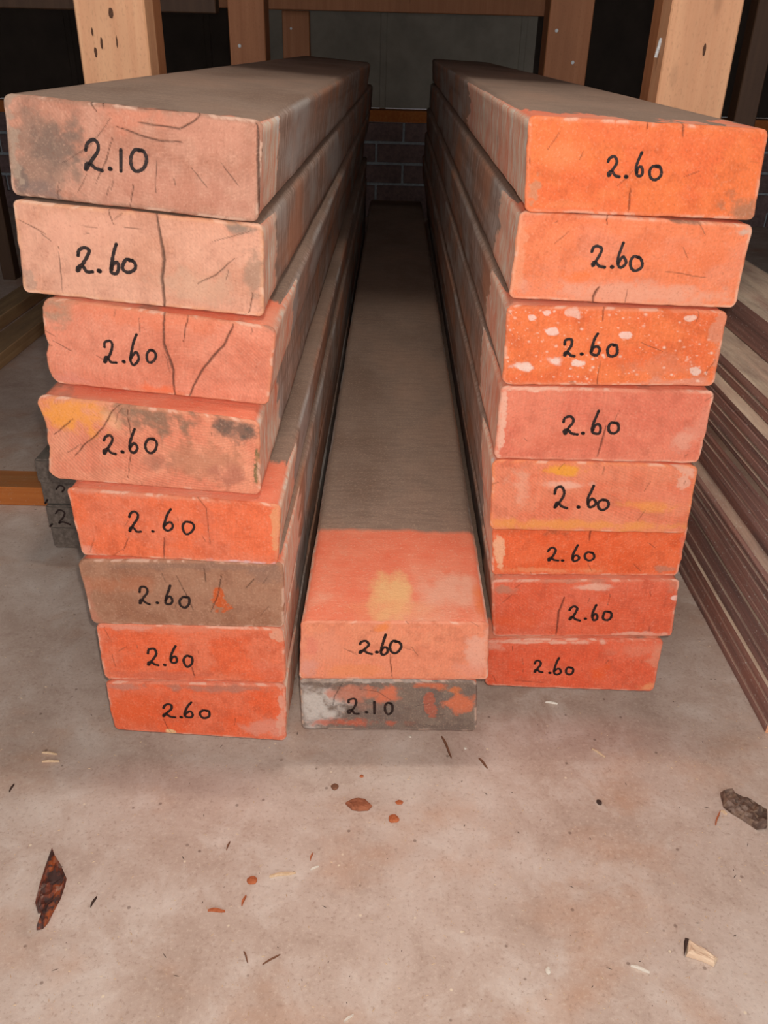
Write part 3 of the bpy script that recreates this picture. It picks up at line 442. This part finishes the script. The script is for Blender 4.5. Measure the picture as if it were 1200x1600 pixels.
# ------------------------------------------------------------------ sleepers
def catmull(pts, n=8):
    P = [np.array(p, float) for p in pts]
    if len(P) < 3: return P
    Q = [2 * P[0] - P[1]] + P + [2 * P[-1] - P[-2]]; out = []
    for i in range(1, len(Q) - 2):
        for k in range(n):
            t = k / n
            out.append(.5 * ((2 * Q[i]) + (Q[i + 1] - Q[i - 1]) * t + (2 * Q[i - 1] - 5 * Q[i] + 4 * Q[i + 1] - Q[i + 2]) * t * t + (3 * Q[i] - Q[i - 1] - 3 * Q[i + 1] + Q[i + 2]) * t ** 3))
    out.append(P[-1]); return out
def lathe_strip(strokes, width, to3, rng):
    """marker strokes as flat ribbons with round ends; to3 maps face coordinates to the face"""
    V, F = [], []
    for st in strokes:
        P = catmull(st, 7); n = len(P)
        ws = [width * (.5 + .06 * math.sin(i * 1.7 + rng.random() * 3)) for i in range(n)]
        i0 = len(V)
        for i, p in enumerate(P):
            d = (P[min(i + 1, n - 1)] - P[max(i - 1, 0)]); L = np.hypot(*d) or 1; nx = np.array([-d[1], d[0]]) / L * ws[i]
            V.append(to3(p + nx)); V.append(to3(p - nx))
        for i in range(n - 1):
            a = i0 + 2 * i; F.append((a, a + 1, a + 3, a + 2))
        for e, pp in ((0, P[0]), (n - 1, P[-1])):
            c0 = len(V); k = 10; V.append(to3(pp))
            for j in range(k):
                an = 2 * math.pi * j / k; V.append(to3(pp + ws[e] * np.array([math.cos(an), math.sin(an)])))
            for j in range(k): F.append((c0, c0 + 1 + j, c0 + 1 + (j + 1) % k))
    return V, F
GLYPH = {
 '2': [[(.05, .28), (.15, .08), (.45, .0), (.72, .12), (.70, .36), (.42, .64), (.10, .95), (.08, .80), (.30, .74), (.60, .93), (.95, .98)]],
 '6': [[(.62, .0), (.38, .25), (.14, .58), (.06, .85), (.30, .99), (.66, .95), (.80, .76), (.60, .60), (.28, .66), (.10, .82)]],
 '0': [[(.72, .10), (.35, .04), (.06, .35), (.12, .78), (.45, .98), (.85, .78), (.96, .40), (.80, .10), (.55, .06)]],
 '1': [[(.5, 0), (.5, 1)]]}

DESC = {
 'L1': 'topmost grey brown sleeper of the left stack, marked 2.10',
 'L2': 'pale salmon sleeper second from top of the left stack, split by one long vertical crack',
 'L3': 'salmon sleeper third from top of the left stack with two slanting cracks, marked 2.60',
 'L4': 'yellow and orange sleeper with dark smudges and ragged left edge, fourth down the left stack',
 'L5': 'bright orange sleeper fifth from top of the left stack, below the one with dark smudges',
 'L6': 'dull brown sleeper end with one orange streak, third from the bottom of the left stack',
 'L7': 'orange sleeper directly below the dull brown end in the left stack',
 'L8': 'bottom orange sleeper of the left stack with a pale lower right corner',
 'R1': 'vivid orange sleeper topmost in the right stack with a brown lower right corner',
 'R2': 'orange sleeper second from top of the right stack with a pale lower half',
 'R3': 'orange sleeper spattered with white flecks, third from top of the right stack',
 'R4': 'plain salmon sleeper fourth from top of the right stack, just below the white flecked one',
 'R5': 'orange sleeper with yellow streaks, fifth from top of the right stack',
 'R6': 'orange sleeper third from the bottom of the right stack, dark scuff above its number',
 'R7': 'orange red sleeper second from the bottom of the right stack, crack left of its number',
 'R8': 'bottom orange sleeper of the right stack, just above the bare floor',
 'M1': 'middle sleeper lying between the stacks, its top painted orange at the near end',
 'M2': 'patchy grey white and orange sleeper end marked 2.10 beneath the middle sleeper'}
GRP = {'L': 'sleepers of the left stack', 'R': 'sleepers of the right stack', 'M': 'sleepers in the low middle pile'}

def seg_dist(X, Y, pl):
    d = np.full(X.shape, 9.0); along = np.zeros(X.shape)
    n = len(pl) - 1
    for i in range(n):
        (ax, ay), (bx, by) = pl[i], pl[i + 1]
        dx, dy = bx - ax, by - ay; L2 = dx * dx + dy * dy + 1e-12
        t = np.clip(((X - ax) * dx + (Y - ay) * dy) / L2, 0, 1)
        q = np.hypot(X - ax - t * dx, Y - ay - t * dy)
        m = q < d; d = np.where(m, q, d); along = np.where(m, (i + t) / n, along)
    return d, along

def build_sleeper(S, idx):
    rng = random.Random(idx * 31 + 5)
    NX, NY = 230, 92
    c = np.array(S['c']); tn = S['tn']
    r = .0055 + rng.random() * .003
    # rows get denser towards the rounded corners
    u = np.linspace(0, 1, NY); t = u.copy()
    v = np.linspace(0, 1, NX)
    T, Sx = np.meshgrid(t, v, indexing='ij')
    hL, hR = c[0][1] - c[2][1], c[1][1] - c[3][1]
    def inset(tt, h):
        d = np.minimum(tt, 1 - tt) * h
        k = np.clip(1 - d / r, 0, 1)
        return r * (1 - np.sqrt(np.clip(1 - k * k, 0, 1)))
    xl = c[0][0] * (1 - t) + c[2][0] * t + inset(t, hL) + .0016 * (fbm(t * 9, t * 0 + idx, 3 + idx) - .5)
    xr = c[1][0] * (1 - t) + c[3][0] * t - inset(t, hR) - .0016 * (fbm(t * 9, t * 0 + idx, 7 + idx) - .5)
    if S['lp']:
        tt, dx = zip(*S['lp']); xl = xl + np.interp(t, tt, dx) + .0012 * (fbm(t * 22, t * 0, 5) - .5)
    X = xl[:, None] * (1 - Sx) + xr[:, None] * Sx
    fx = (X - c[0][0]) / (c[1][0] - c[0][0])
    ztop = c[0][1] * (1 - fx) + c[1][1] * fx
    fb = (X - c[2][0]) / (c[3][0] - c[2][0])
    zbot = c[2][1] * (1 - fb) + c[3][1] * fb
    zt = ztop - .0012 * fbm(X * 70, X * 0 + 3, 11 + idx, 3) - .0002
    zb = zbot + .0012 * fbm(X * 70, X * 0 + 8, 23 + idx, 3) + .0002
    # keep the middle rows where they are, only the outline is uneven
    Z = zt * (1 - T) + zb * T
    FX, FY = Sx * .2, T * .078                    # face coordinates in metres
    # distance to outline
    dl = X - xl[:, None]; dr = xr[:, None] - X; dt_ = zt - Z; db = Z - zb
    de = np.minimum(np.minimum(dl, dr), np.minimum(dt_, db))
    b = .0012 + .0022 * fbm(X * 60, Z * 60, 31 + idx, 2) ** 2
    k = np.clip(1 - de / b, 0, 1)
    Yd = b * (1 - np.sqrt(np.clip(1 - k * k, 0, 1)))
    # ---- paint
    base, base2, edge = lin(S['base']) / EK, lin(S['base2']) / EK, lin(S['edge']) / EK
    n1 = fbm(FX * 28, FY * 40, idx * 7 + 1, 5); n2 = fbm(FX * 90, FY * 90, idx * 7 + 2, 4); n3 = fbm(FX * 420, FY * 420, idx * 7 + 3, 3)
    A = np.zeros(X.shape + (3,)) + base
    def mixin(col, f):
        nonlocal A
        A = A * (1 - f[..., None]) + np.asarray(col)[None, None, :] * f[..., None]
    sm = lambda x, a, b_: np.clip((x - a) / (b_ - a), 0, 1) ** 2 * (3 - 2 * np.clip((x - a) / (b_ - a), 0, 1))
    mixin(base2, sm(n1, .40, .66))
    mixin(np.minimum(base * 1.02 + lin((60, 60, 50)) / EK, .85), .30 * sm(n2, .52, .74))
    mixin(base * np.array([.70, .62, .60]), .38 * sm(n2, .46, .28))
    # growth rings and the saw's fine lines
    (rx, ry), rp, rs = S['rings']
    R = np.hypot(FX - rx, (FY - ry)) / max(rp, .0012) + 1.6 * n1 + .5 * n2
    ring = .5 + .5 * np.sin(R * 2 * math.pi)
    A *= (1 - rs * 1.6 * ring[..., None] * (.5 + n1[..., None]))
    sawl = fbm(FX * 900, FY * 60 + FX * 160, idx + 77, 2)
    A *= (1 + .16 * (sawl[..., None] - .5)) * (1 + .20 * (n3[..., None] - .5))
    for (bx, by), brx, bry, col, st in S['blots']:
        d = np.sqrt(((FX - bx) / brx) ** 2 + ((FY - by) / bry) ** 2) + (n2 - .5) * (2.4 if brx < .012 or bry < .004 else 1.7) + (n1 - .5) * .8 + (n3 - .5) * .5
        small = brx < .008
        f = st * sm(-d, -1.12 if small else -1.3, -.85 if small else -.45)
        mixin(lin(col) / EK, np.clip(f * (.88 + .35 * (n3 - .3)), 0, 1))
    if S['speck']:
        rs_ = np.random.RandomState(4)
        for _ in range(230):
            sx_, sy_ = rs_.rand() ** 1.3 * .2, rs_.rand() * .078; q = .0004 + .0011 * rs_.rand() ** 3
            f = np.clip(1.5 - np.hypot((FX - sx_), (FY - sy_) * 1.2) / q, 0, 1) * (.5 + .5 * rs_.rand())
            mixin(lin((240, 200, 178)) / EK, f)
    ew = sm(-de, -.0045, -.0012) * sm(n2 + .25 * n1, .34, .62)
    mixin(edge, .6 * ew)
    mixin(np.minimum(lin((236, 196, 172)) / EK, .85), .5 * sm(-de, -.0035, -.001) * sm(n2, .56, .66))
    rs2 = np.random.RandomState(idx)
    cr_list = list(S['cracks'])
    for _ in range(5):      # hairline checks
        px, py = rs2.rand() * .2, rs2.rand() * .078; an = math.atan2(py - ry, px - rx) + rs2.randn() * .2; L = .004 + .016 * rs2.rand()
        cr_list.append([[(px, py), (px + L * math.cos(an), py + L * math.sin(an))], .0003])
    for pl_, w_ in cr_list:
        d, al = seg_dist(FX + .0012 * (n2 - .5) + .0004 * (n3 - .5), FY + .001 * (fbm(FX * 60, FY * 60, 91, 2) - .5), pl_)
        wv = np.maximum(w_, .0007) * (.35 + .75 * np.sin(np.clip(al, 0, 1) * math.pi) ** .5) * .62
        s_ = min(1, w_ / .0007)
        f = np.clip(1.35 - d / wv, 0, 1) * (.45 + .45 * s_)
        mixin(A.mean(axis=(0, 1)) * .16, f)
        if w_ > .0006: Yd = Yd + .0022 * np.clip(1 - d / wv, 0, 1) * s_
    Yd = Yd + .00022 * (n3 - .5) + .0004 * (n1 - .5) * (de > .004)
    A = np.clip(A, .002, .85)
    Yp = Yd + X * tn
    verts = np.stack([X, Yp, Z], -1).reshape(-1, 3)
    ii = np.arange(NY * NX).reshape(NY, NX)
    q = np.stack([ii[:-1, :-1], ii[1:, :-1], ii[1:, 1:], ii[:-1, 1:]], -1).reshape(-1, 4)
    me = bpy.data.meshes.new('painted_end')
    me.vertices.add(len(verts)); me.vertices.foreach_set('co', verts.astype(np.float32).ravel())
    me.loops.add(q.size); me.loops.foreach_set('vertex_index', q.astype(np.int32).ravel())
    me.polygons.add(len(q)); me.polygons.foreach_set('loop_start', np.arange(0, q.size, 4, dtype=np.int32))
    me.polygons.foreach_set('use_smooth', np.ones(len(q), bool))
    me.update(calc_edges=True)
    at = me.color_attributes.new('paint', 'FLOAT_COLOR', 'POINT')
    at.data.foreach_set('color', np.concatenate([A.reshape(-1, 3), np.ones((NY * NX, 1))], 1).astype(np.float32).ravel())
    # ---- body: the same outline carried back along the board
    top_i = ii[0, ::10].tolist(); rt = ii[::7, -1].tolist(); bt = ii[-1, ::-10].tolist(); lf = ii[::-7, 0].tolist()
    loop = []
    for k_ in top_i + [ii[0, -1]] + rt + [ii[-1, -1]] + bt + [ii[-1, 0]] + lf:
        if not loop or (k_ != loop[-1] and k_ != loop[0]): loop.append(k_)
    O = verts[loop]; n = len(loop)
    ys = np.concatenate([[0], np.cumsum(np.concatenate([np.full(24, .012), np.full(16, .03), np.full(14, (S['len'] - .288 - .48) / 14)]))])
    BV, BF = [], []
    cz = O[:, 2].mean()
    for j, y in enumerate(ys):
        g = min(1, y / .03)
        w1 = (fbm(np.full(n, y * 22), np.arange(n) * .35, idx + 50, 3) - .5) * .0022 * g
        bow = .003 * math.sin(y * 1.3 + idx) * g * 0
        for i in range(n):
            x_, y_, z_ = O[i]
            sx_ = 1 if x_ > O[:, 0].mean() else -1
            fx_ = (abs(x_ - O[:, 0].mean()) > .085)
            BV.append((x_ + S['head'] * y + (w1[i] * sx_ - .0008 * g * sx_ if fx_ else 0) + bow, y_ + y if j == 0 else (y_ * (1 - g) + y * 1.0 if g < 1 else y), z_ - (abs(w1[i]) * .3 * (1 if z_ > cz else -1) if not fx_ else 0)))
    for j in range(len(ys) - 1):
        for i in range(n):
            a, b_ = j * n + i, j * n + (i + 1) % n
            BF.append((a, a + n, b_ + n, b_))
    BF.append(tuple(range((len(ys) - 1) * n, len(ys) * n))[::-1])
    # hidden front cap just behind the painted end keeps the board solid
    c0 = len(BV); BV += [(O[i][0] * .985, O[i][1] + .006, (O[i][2] - cz) * .96 + cz) for i in range(n)]
    BF.append(tuple(range(c0, c0 + n)))
    bme = mesh('timber_sleeper', BV, BF)
    bme.polygons.foreach_set('use_smooth', [True] * (len(BF) - 2) + [False] * 2)
    root = link('timber_sleeper', bme, MBM if S['n'] == 'M1' else MB)
    root.location = (S['o'][0], S['o'][1], 0)
    tag(root, DESC[S['n']], 'sleeper', GRP[S['n'][0]])
    root['primer_side'] = float(S['side']); root['primer_top'] = float(S['top'])
    link('painted_end', me, MFACE, root)
    # ---- the number written with a marker
    def f3(p, lift=.00045):
        s_, t_ = p[0] / .2, p[1] / .078
        xl_ = c[0][0] * (1 - t_) + c[2][0] * t_; xr_ = c[1][0] * (1 - t_) + c[3][0] * t_
        x_ = xl_ + (xr_ - xl_) * s_
        zt_ = c[0][1] * (1 - s_) + c[1][1] * s_; zb_ = c[2][1] * (1 - s_) + c[3][1] * s_
        return (x_, x_ * tn - lift, zt_ * (1 - t_) + zb_ * t_)
    two, dot, third, zero, kind = S['mk']
    def place(gl, q):
        tl, tr, bl, br = [np.array(a) for a in q]
        out = []
        for st in GLYPH[gl]:
            pts = []
            for (a, b_) in st:
                a += rng.uniform(-.05, .05); b_ += rng.uniform(-.03, .03)
                pts.append(tl * (1 - a) * (1 - b_) + tr * a * (1 - b_) + bl * (1 - a) * b_ + br * a * b_)
            out.append(pts)
        return out
    if kind == '1': third = [third[0], third[1], third[2], third[3]]
    strokes = place('2', two) + place('6' if kind == '6' else '1', third) + place('0', zero)
    V, F = lathe_strip(strokes, S['pen'] * .94, f3, rng)
    d0 = np.array(dot); V2, F2 = lathe_strip([[d0, d0 + np.array([.0008, .0002])]], S['pen'] * 1.15, f3, rng)
    o_ = len(V); V += V2; F += [tuple(a + o_ for a in f) for f in F2]
    link('handwritten_number', mesh('handwritten_number', V, F), MINK, root)
    return root
for i_, S_ in enumerate(SLEEPERS): build_sleeper(S_, i_ + 1)

# ------------------------------------------------------------------ grey battens behind the left stack
gme = box_mesh('grey_batten', .082, 1.9, .0375, .0025, 2)
gme.materials.append(GREYB); gme.materials.append(GREY_END)
for p_ in gme.polygons:
    if abs(p_.normal.y) > .9: p_.material_index = 1
GB = ['lowest unmarked grey batten end behind the left stack, flat on the bearer', 'grey batten end marked with a 2, second from the bottom behind the left stack',
      'grey batten with a squiggle on its end, second from the top behind the left stack', 'topmost grey batten of the small pile behind the left stack']
for i in range(4):
    o = link('grey_batten', gme); o.location = (-.449 + (0, .001, -.001, 0)[i], 1.042 + .95 + (.006, 0, .004, -.004)[i], .0352 + i * .038)
    tag(o, GB[i], 'batten', 'grey battens behind the left stack')
    def g3(p, i=i): return (-.041 + p[0], -.9506, .0375 - p[1])
    if i in (1, 2):
        st = [[[(.014, .012), (.020, .006), (.027, .010), (.024, .018), (.014, .028), (.020, .026), (.030, .030)]],
              [[(.014, .012), (.020, .006), (.027, .010), (.024, .018), (.016, .028), (.022, .026), (.032, .030)], [(.002, .034), (.006, .030)]],
              [[(.022, .012), (.028, .006), (.034, .010), (.030, .016)], [(.002, .036), (.006, .030)]]][i]
        V, F = lathe_strip([[np.array(q) for q in s] for s in st], .0026, g3, random.Random(i))
        link('handwritten_number', mesh('handwritten_number', V, F), MINK, o)

# pine battens on the floor, far left
for (x, y, ln, lab) in ((-.960, 2.35, 1.3, 'nearer pale batten on the floor in the dark at the left edge'), (-1.085, 2.75, 1.5, 'farther pale batten on the floor in the dark at the left edge')):
    o = link('floor_batten', box_mesh('floor_batten', .07, ln, .035, .002), TAN); o.location = (x, y, 0)
    tag(o, lab, 'batten', 'battens on the floor at left')

# ------------------------------------------------------------------ old profiled boards at the right
def profile_board(name, x0, x1, z0, z1, y0, y1, step, grooves, label, skew=0.0, cut=False):
    """board running along Y; its left edge carries a step and grooves"""
    h = z1 - z0; pts = [(x0 + step, z1)]
    zz = z1; pts = [(x1, z1), (x0 + step, z1)]
    if step: pts += [(x0 + step * .9, z1 - h * .22), (x0 + step * .2, z1 - h * .28), (x0, z1 - h * .34)]
    lo, hi = z0 + h * .04, (z1 - h * .36 if step else z1 - h * .03)
    for k in range(grooves):
        a = hi - (hi - lo) * (k + .5) / grooves
        pts += [(x0, a + .0022), (x0 + .0028, a + .0008), (x0 + .0028, a - .0008), (x0, a - .0022)]
    pts += [(x0, z0 + .001), (x0 + .002, z0), (x1, z0)]
    n = len(pts); V, F = [], []
    ys = np.linspace(y0, y1, 14)
    for j, y in enumerate(ys):
        for (a, b) in pts: V.append((a + skew * (y - y0) + (random.uniform(-.0006, .0006) if 0 < j < 13 else 0), y, b))
    for j in range(13):
        for i in range(n):
            a, b = j * n + i, j * n + (i + 1) % n
            F.append((a, b, b + n, a + n))
    me = mesh(name, V, F)
    bm = bmesh.new(); bm.from_mesh(me); bm.verts.ensure_lookup_table()
    f1 = bm.faces.new([bm.verts[i] for i in range(n)]); f2 = bm.faces.new([bm.verts[13 * n + i] for i in range(n)][::-1])
    f1.material_index = 1; f2.material_index = 1
    bmesh.ops.recalc_face_normals(bm, faces=bm.faces[:]); bmesh.ops.triangulate(bm, faces=[f for f in bm.faces if len(f.verts) > 4]); bm.to_mesh(me); bm.free()
    me.materials.append(OLD); me.materials.append(CUT_END if cut else GREY_END)
    o = link(name, me); return tag(o, label, 'board', 'old brown profiled boards at the right')
BX = .459
profile_board('profiled_board', BX, BX + .16, 0.0, .050, .737, 3.3, 0.0, 2, 'lowest brown grooved board on the floor at the right edge, with a pale cut end', cut=True)
profile_board('profiled_board', BX + .004, BX + .16, .0505, .104, .752, 3.3, .018, 1, 'wide faced brown board lying directly on the lowest one at the right', cut=False)
profile_board('profiled_board', BX - .001, BX + .165, .1045, .182, .70, 3.35, .016, 4, 'brown board with four fine grooves in the middle of the right hand pile')
profile_board('profiled_board', BX + .008, BX + .17, .1825, .235, .72, 3.3, .014, 2, 'reddish brown board below the deeply grooved one in the right hand pile')
profile_board('profiled_board', BX + .004, BX + .17, .2355, .294, .69, 3.4, 0.0, 4, 'deeply grooved brown board third from the top of the right hand pile')
profile_board('profiled_board', BX + .022, BX + .18, .2945, .322, .72, 3.3, .0, 1, 'dusty flat topped board second from the top of the right hand pile')
profile_board('profiled_board', BX + .075, BX + .19, .3225, .372, .74, 3.3, .0, 0, 'topmost grey dusty board of the right hand pile')

# ------------------------------------------------------------------ litter on the floor
COL = {'pale': ((214, 178, 140), (232, 200, 165)), 'white': ((226, 212, 196), (240, 230, 215)), 'dark': ((60, 44, 40), (84, 62, 54)),
       'brown': ((120, 80, 60), (144, 98, 74)), 'orange': ((176, 92, 54), (196, 112, 72))}
LM = {k: m_flat('splinter_' + k, a, b, 300) for k, (a, b) in COL.items()}
def sliver(a, b, w, col, label):
    a = np.array(a); b = np.array(b); d = b - a; L = np.hypot(*d); d /= L; nrm = np.array([-d[1], d[0]])
    V, F = [], []; n = 7
    for i in range(n):
        t = i / (n - 1); ww = .8 * w * (.15 + .85 * math.sin(math.pi * min(1, t * .8 + .12))) * random.uniform(.85, 1.1)
        c_ = a + d * L * t + nrm * w * .22 * math.sin(t * 5); hh = .0012 + w * .35
        lift = .0008 * math.sin(t * 3)
        for sx_, z in ((-1, 0), (-.8, hh), (.8, hh), (1, 0)):
            p = c_ + nrm * sx_ * ww * .5; V.append((p[0] - a[0], p[1] - a[1], z + .0001 + (lift if z else 0)))
    for i in range(n - 1):
        for k in range(4):
            p = i * 4 + k; q = i * 4 + (k + 1) % 4; F.append((p, q, q + 4, p + 4))
    F += [(3, 2, 1, 0), tuple(range((n - 1) * 4, n * 4))]
    o = link('wood_splinter', mesh('wood_splinter', V, F), LM[col]); o.location = (a[0], a[1], 0)
    return tag(o, label, 'splinter', 'wood splinters on the floor')
SLAB = ['largest cream splinter, lying on the open floor right of the dark bark', 'upper of two pale slivers on the floor below the left stack', 'lower of two pale slivers on the floor below the left stack',
 'small black stick just right of the split bark piece', 'tiny upright brown stick above the largest cream splinter', 'pale sliver on the floor below the right stack',
 'short brown twig on the floor below and right of the middle pile', 'whitish chip right under the bottom right sleeper', 'fine white hair of wood right of the largest cream splinter',
 'flat orange flake below the largest cream splinter', 'short orange stick beneath the round orange crumb', 'tiny orange stick above the fine white hair of wood',
 'thin slanting brown twig near the bottom middle of the floor', 'short brown twig just left of the thin slanting one', 'white splinter at the very bottom edge near the middle',
 'faint white scrape of wood left of the cream chip', 'dark sliver close to the left edge above the bark', 'brown sliver right below the middle pile',
 'orange stick under the grey bark chunk', 'small pale crumb beside the grey bark chunk']
for (a, b, w_, c_), lab in zip(SLIVERS, SLAB): sliver(a, b, w_, c_, lab)

DLAB = ['larger of two round orange crumbs in front of the middle pile', 'smaller of two round orange crumbs in front of the middle pile', 'rust orange crumb left of the largest cream splinter',
 'round white crumb right of and below the middle pile', 'small white crumb at the foot of the middle pile', 'white crumb on the open floor near the bottom centre',
 'dark crumb on the floor between the orange crumbs and the grey bark', 'tiny orange speck above the half round brown flake', 'flat brown crumb left of the half round brown flake']
def crumb(p, rx, ry, col, label):
    bm = bmesh.new(); bmesh.ops.create_icosphere(bm, subdivisions=2, radius=1)
    for v in bm.verts:
        k = 1 + random.uniform(-.13, .13); v.co = Vector((v.co.x * rx * k, v.co.y * ry * k, max(v.co.z, -.25) * min(rx, ry) * .45 * k + min(rx, ry) * .115))
    me = bpy.data.meshes.new('wood_crumb'); bm.to_mesh(me); bm.free()
    o = link('wood_crumb', me, LM[col]); o.location = (p[0], p[1], 0)
    tag(o, label, 'crumb', 'crumbs on the floor')
for (p, rx, ry, c_), lab in zip(DOTS, DLAB): crumb(p, rx, ry, c_, lab)

def chunk(name, outline, h, mat, label, cat, ridge=None, rough=.3):
    """flat lump from an outline: rim on the floor, bumpy top made of inset rings"""
    P = np.array(outline); a = np.roll(P, -1, 0)
    P = np.concatenate([np.stack([P, (P + a) / 2], 1).reshape(-1, 2)])      # subdivide the rim
    cx = P.mean(0); P = P - cx; n = len(P)
    # medial line along the longest axis
    u, s_, vt = np.linalg.svd(P, full_matrices=False); ax = vt[0]
    rings = [(1.0, 0.0), (1.02, .35), (.95, .75), (.78, .95), (.5, 1.05), (.22, 1.0)]
    V, F = [], []
    for j, (k, z) in enumerate(rings):
        for i, p in enumerate(P):
            c_ = ax * np.dot(p, ax) * .62
            q = c_ + (p - c_) * k if k < 1 else p * k
            bump = 1 + (random.uniform(-rough, rough) if j > 1 else 0)
            V.append((q[0], q[1], .0002 + h * z * bump))
    for j in range(len(rings) - 1):
        for i in range(n):
            a_, b_ = j * n + i, j * n + (i + 1) % n; F.append((a_, b_, b_ + n, a_ + n))
    F.append(tuple(range(n))[::-1]); F.append(tuple(range((len(rings) - 1) * n, len(rings) * n)))
    me = mesh(name, V, F)
    bm = bmesh.new(); bm.from_mesh(me); bmesh.ops.triangulate(bm, faces=[f for f in bm.faces if len(f.verts) > 4]); bmesh.ops.recalc_face_normals(bm, faces=bm.faces[:]); bm.to_mesh(me); bm.free()
    o = link(name, me, mat); o.location = (cx[0], cx[1], 0)
    return tag(o, label, cat)
def m_bark(name, c1, c2, c3, rot):
    m = NT(name)
    mp = m.n('ShaderNodeMapping'); m.set(mp, 'Vector', m.coord()); mp.inputs['Rotation'].default_value = (0, 0, rot)
    mp2 = m.n('ShaderNodeMapping'); m.set(mp2, 'Vector', mp.outputs[0]); mp2.inputs['Scale'].default_value = (190, 26, 60)
    n = m.noise(mp2.outputs[0], 1, 4, .65); n2 = m.noise(m.mapping((70, 70, 70)), 1, 4, .6)
    c = m.ramp(n, [(.36, alb(c1)), (.5, alb(c2)), (.64, alb(c3))])
    c = m.mix(m.mask(n2, .52, .6), c, alb(c1)); c = m.mix(m.math('MULTIPLY', m.mask(n2, .46, .38), .6), c, alb((150, 128, 116))); m.base(c); m.bump(n, .8, .002); m.b.inputs['Roughness'].default_value = .7
    return m.m
chunk('bark_piece', DEBRIS['bark1'], .006, m_bark('dark_red_bark', (74, 52, 48), (120, 60, 42), (170, 88, 48), -.25), 'split dark red brown bark piece lying on the floor at the lower left', 'bark')
chunk('bark_piece', DEBRIS['bark2'], .009, m_bark('grey_bark', (92, 70, 60), (118, 92, 78), (140, 114, 96), 1.1), 'grey brown chunk of bark on the floor near the right edge', 'bark')
ch = chunk('wood_chip', DEBRIS['chip'], .006, m_flat('cream_wood', (226, 190, 160), (240, 210, 180), 120), 'cream wedge shaped wood chip on the floor at the lower right', 'wood chip', rough=.1)
d_ = DEBRIS['chip']; o_ = ch.location
V = []
for (x, y) in (d_[0], d_[1], d_[6]): V += [(x - o_.x - .002, y - o_.y, .0004), (x - o_.x - .002, y - o_.y, .0066)]
link('bark_edge', mesh('bark_edge', V, [(0, 2, 3, 1), (4, 0, 1, 5), (2, 4, 5, 3), (0, 4, 2), (1, 3, 5)]), LM['dark'], ch)
chunk('bark_flake', DEBRIS['flake'], .004, m_flat('red_brown_flake', (140, 80, 56), (176, 108, 76), 120), 'half round red brown flake in front of the middle pile', 'bark', rough=.1)

# fine sawdust and crumbs, uncountable
rs = np.random.RandomState(3); V, F = [], []
for k in range(2400):
    y = .36 + rs.rand() ** 1.3 * 1.0; x = rs.uniform(-.62, .66) * (.55 + y * .55); L = .0005 + .002 * rs.rand() ** 3; a = rs.rand() * 6.28; wd = .0003 + .0002 * rs.rand()
    dx, dy = math.cos(a) * L, math.sin(a) * L; nx, ny = -math.sin(a) * wd, math.cos(a) * wd; b = len(V)
    V += [(x - dx, y - dy, .0001), (x + nx, y + ny, .0001), (x + dx, y + dy, .0001), (x - nx, y - ny, .0001), (x, y, .0007)]
    F += [(b, b + 1, b + 4), (b + 1, b + 2, b + 4), (b + 2, b + 3, b + 4), (b + 3, b, b + 4)]
NF = len(F)
for k in range(260):
    y = .36 + rs.rand() ** 1.3 * 1.0; x = rs.uniform(-.62, .66) * (.55 + y * .55); L = .0005 + .003 * rs.rand() ** 3; a = rs.rand() * 6.28; wd = .0004
    dx, dy = math.cos(a) * L, math.sin(a) * L; nx, ny = -math.sin(a) * wd, math.cos(a) * wd; b = len(V)
    V += [(x - dx, y - dy, .0001), (x + nx, y + ny, .0001), (x + dx, y + dy, .0001), (x - nx, y - ny, .0001), (x, y, .0007)]
    F += [(b, b + 1, b + 4), (b + 1, b + 2, b + 4), (b + 2, b + 3, b + 4), (b + 3, b, b + 4)]
sm_ = mesh('sawdust', V, F); sm_.materials.append(LM['pale']); sm_.materials.append(LM['dark'])
sm_.polygons.foreach_set('material_index', [0] * NF + [1] * (len(F) - NF))
tag(link('sawdust', sm_), 'pale sawdust and dark bark crumbs scattered over the concrete floor', 'sawdust', None, 'stuff')
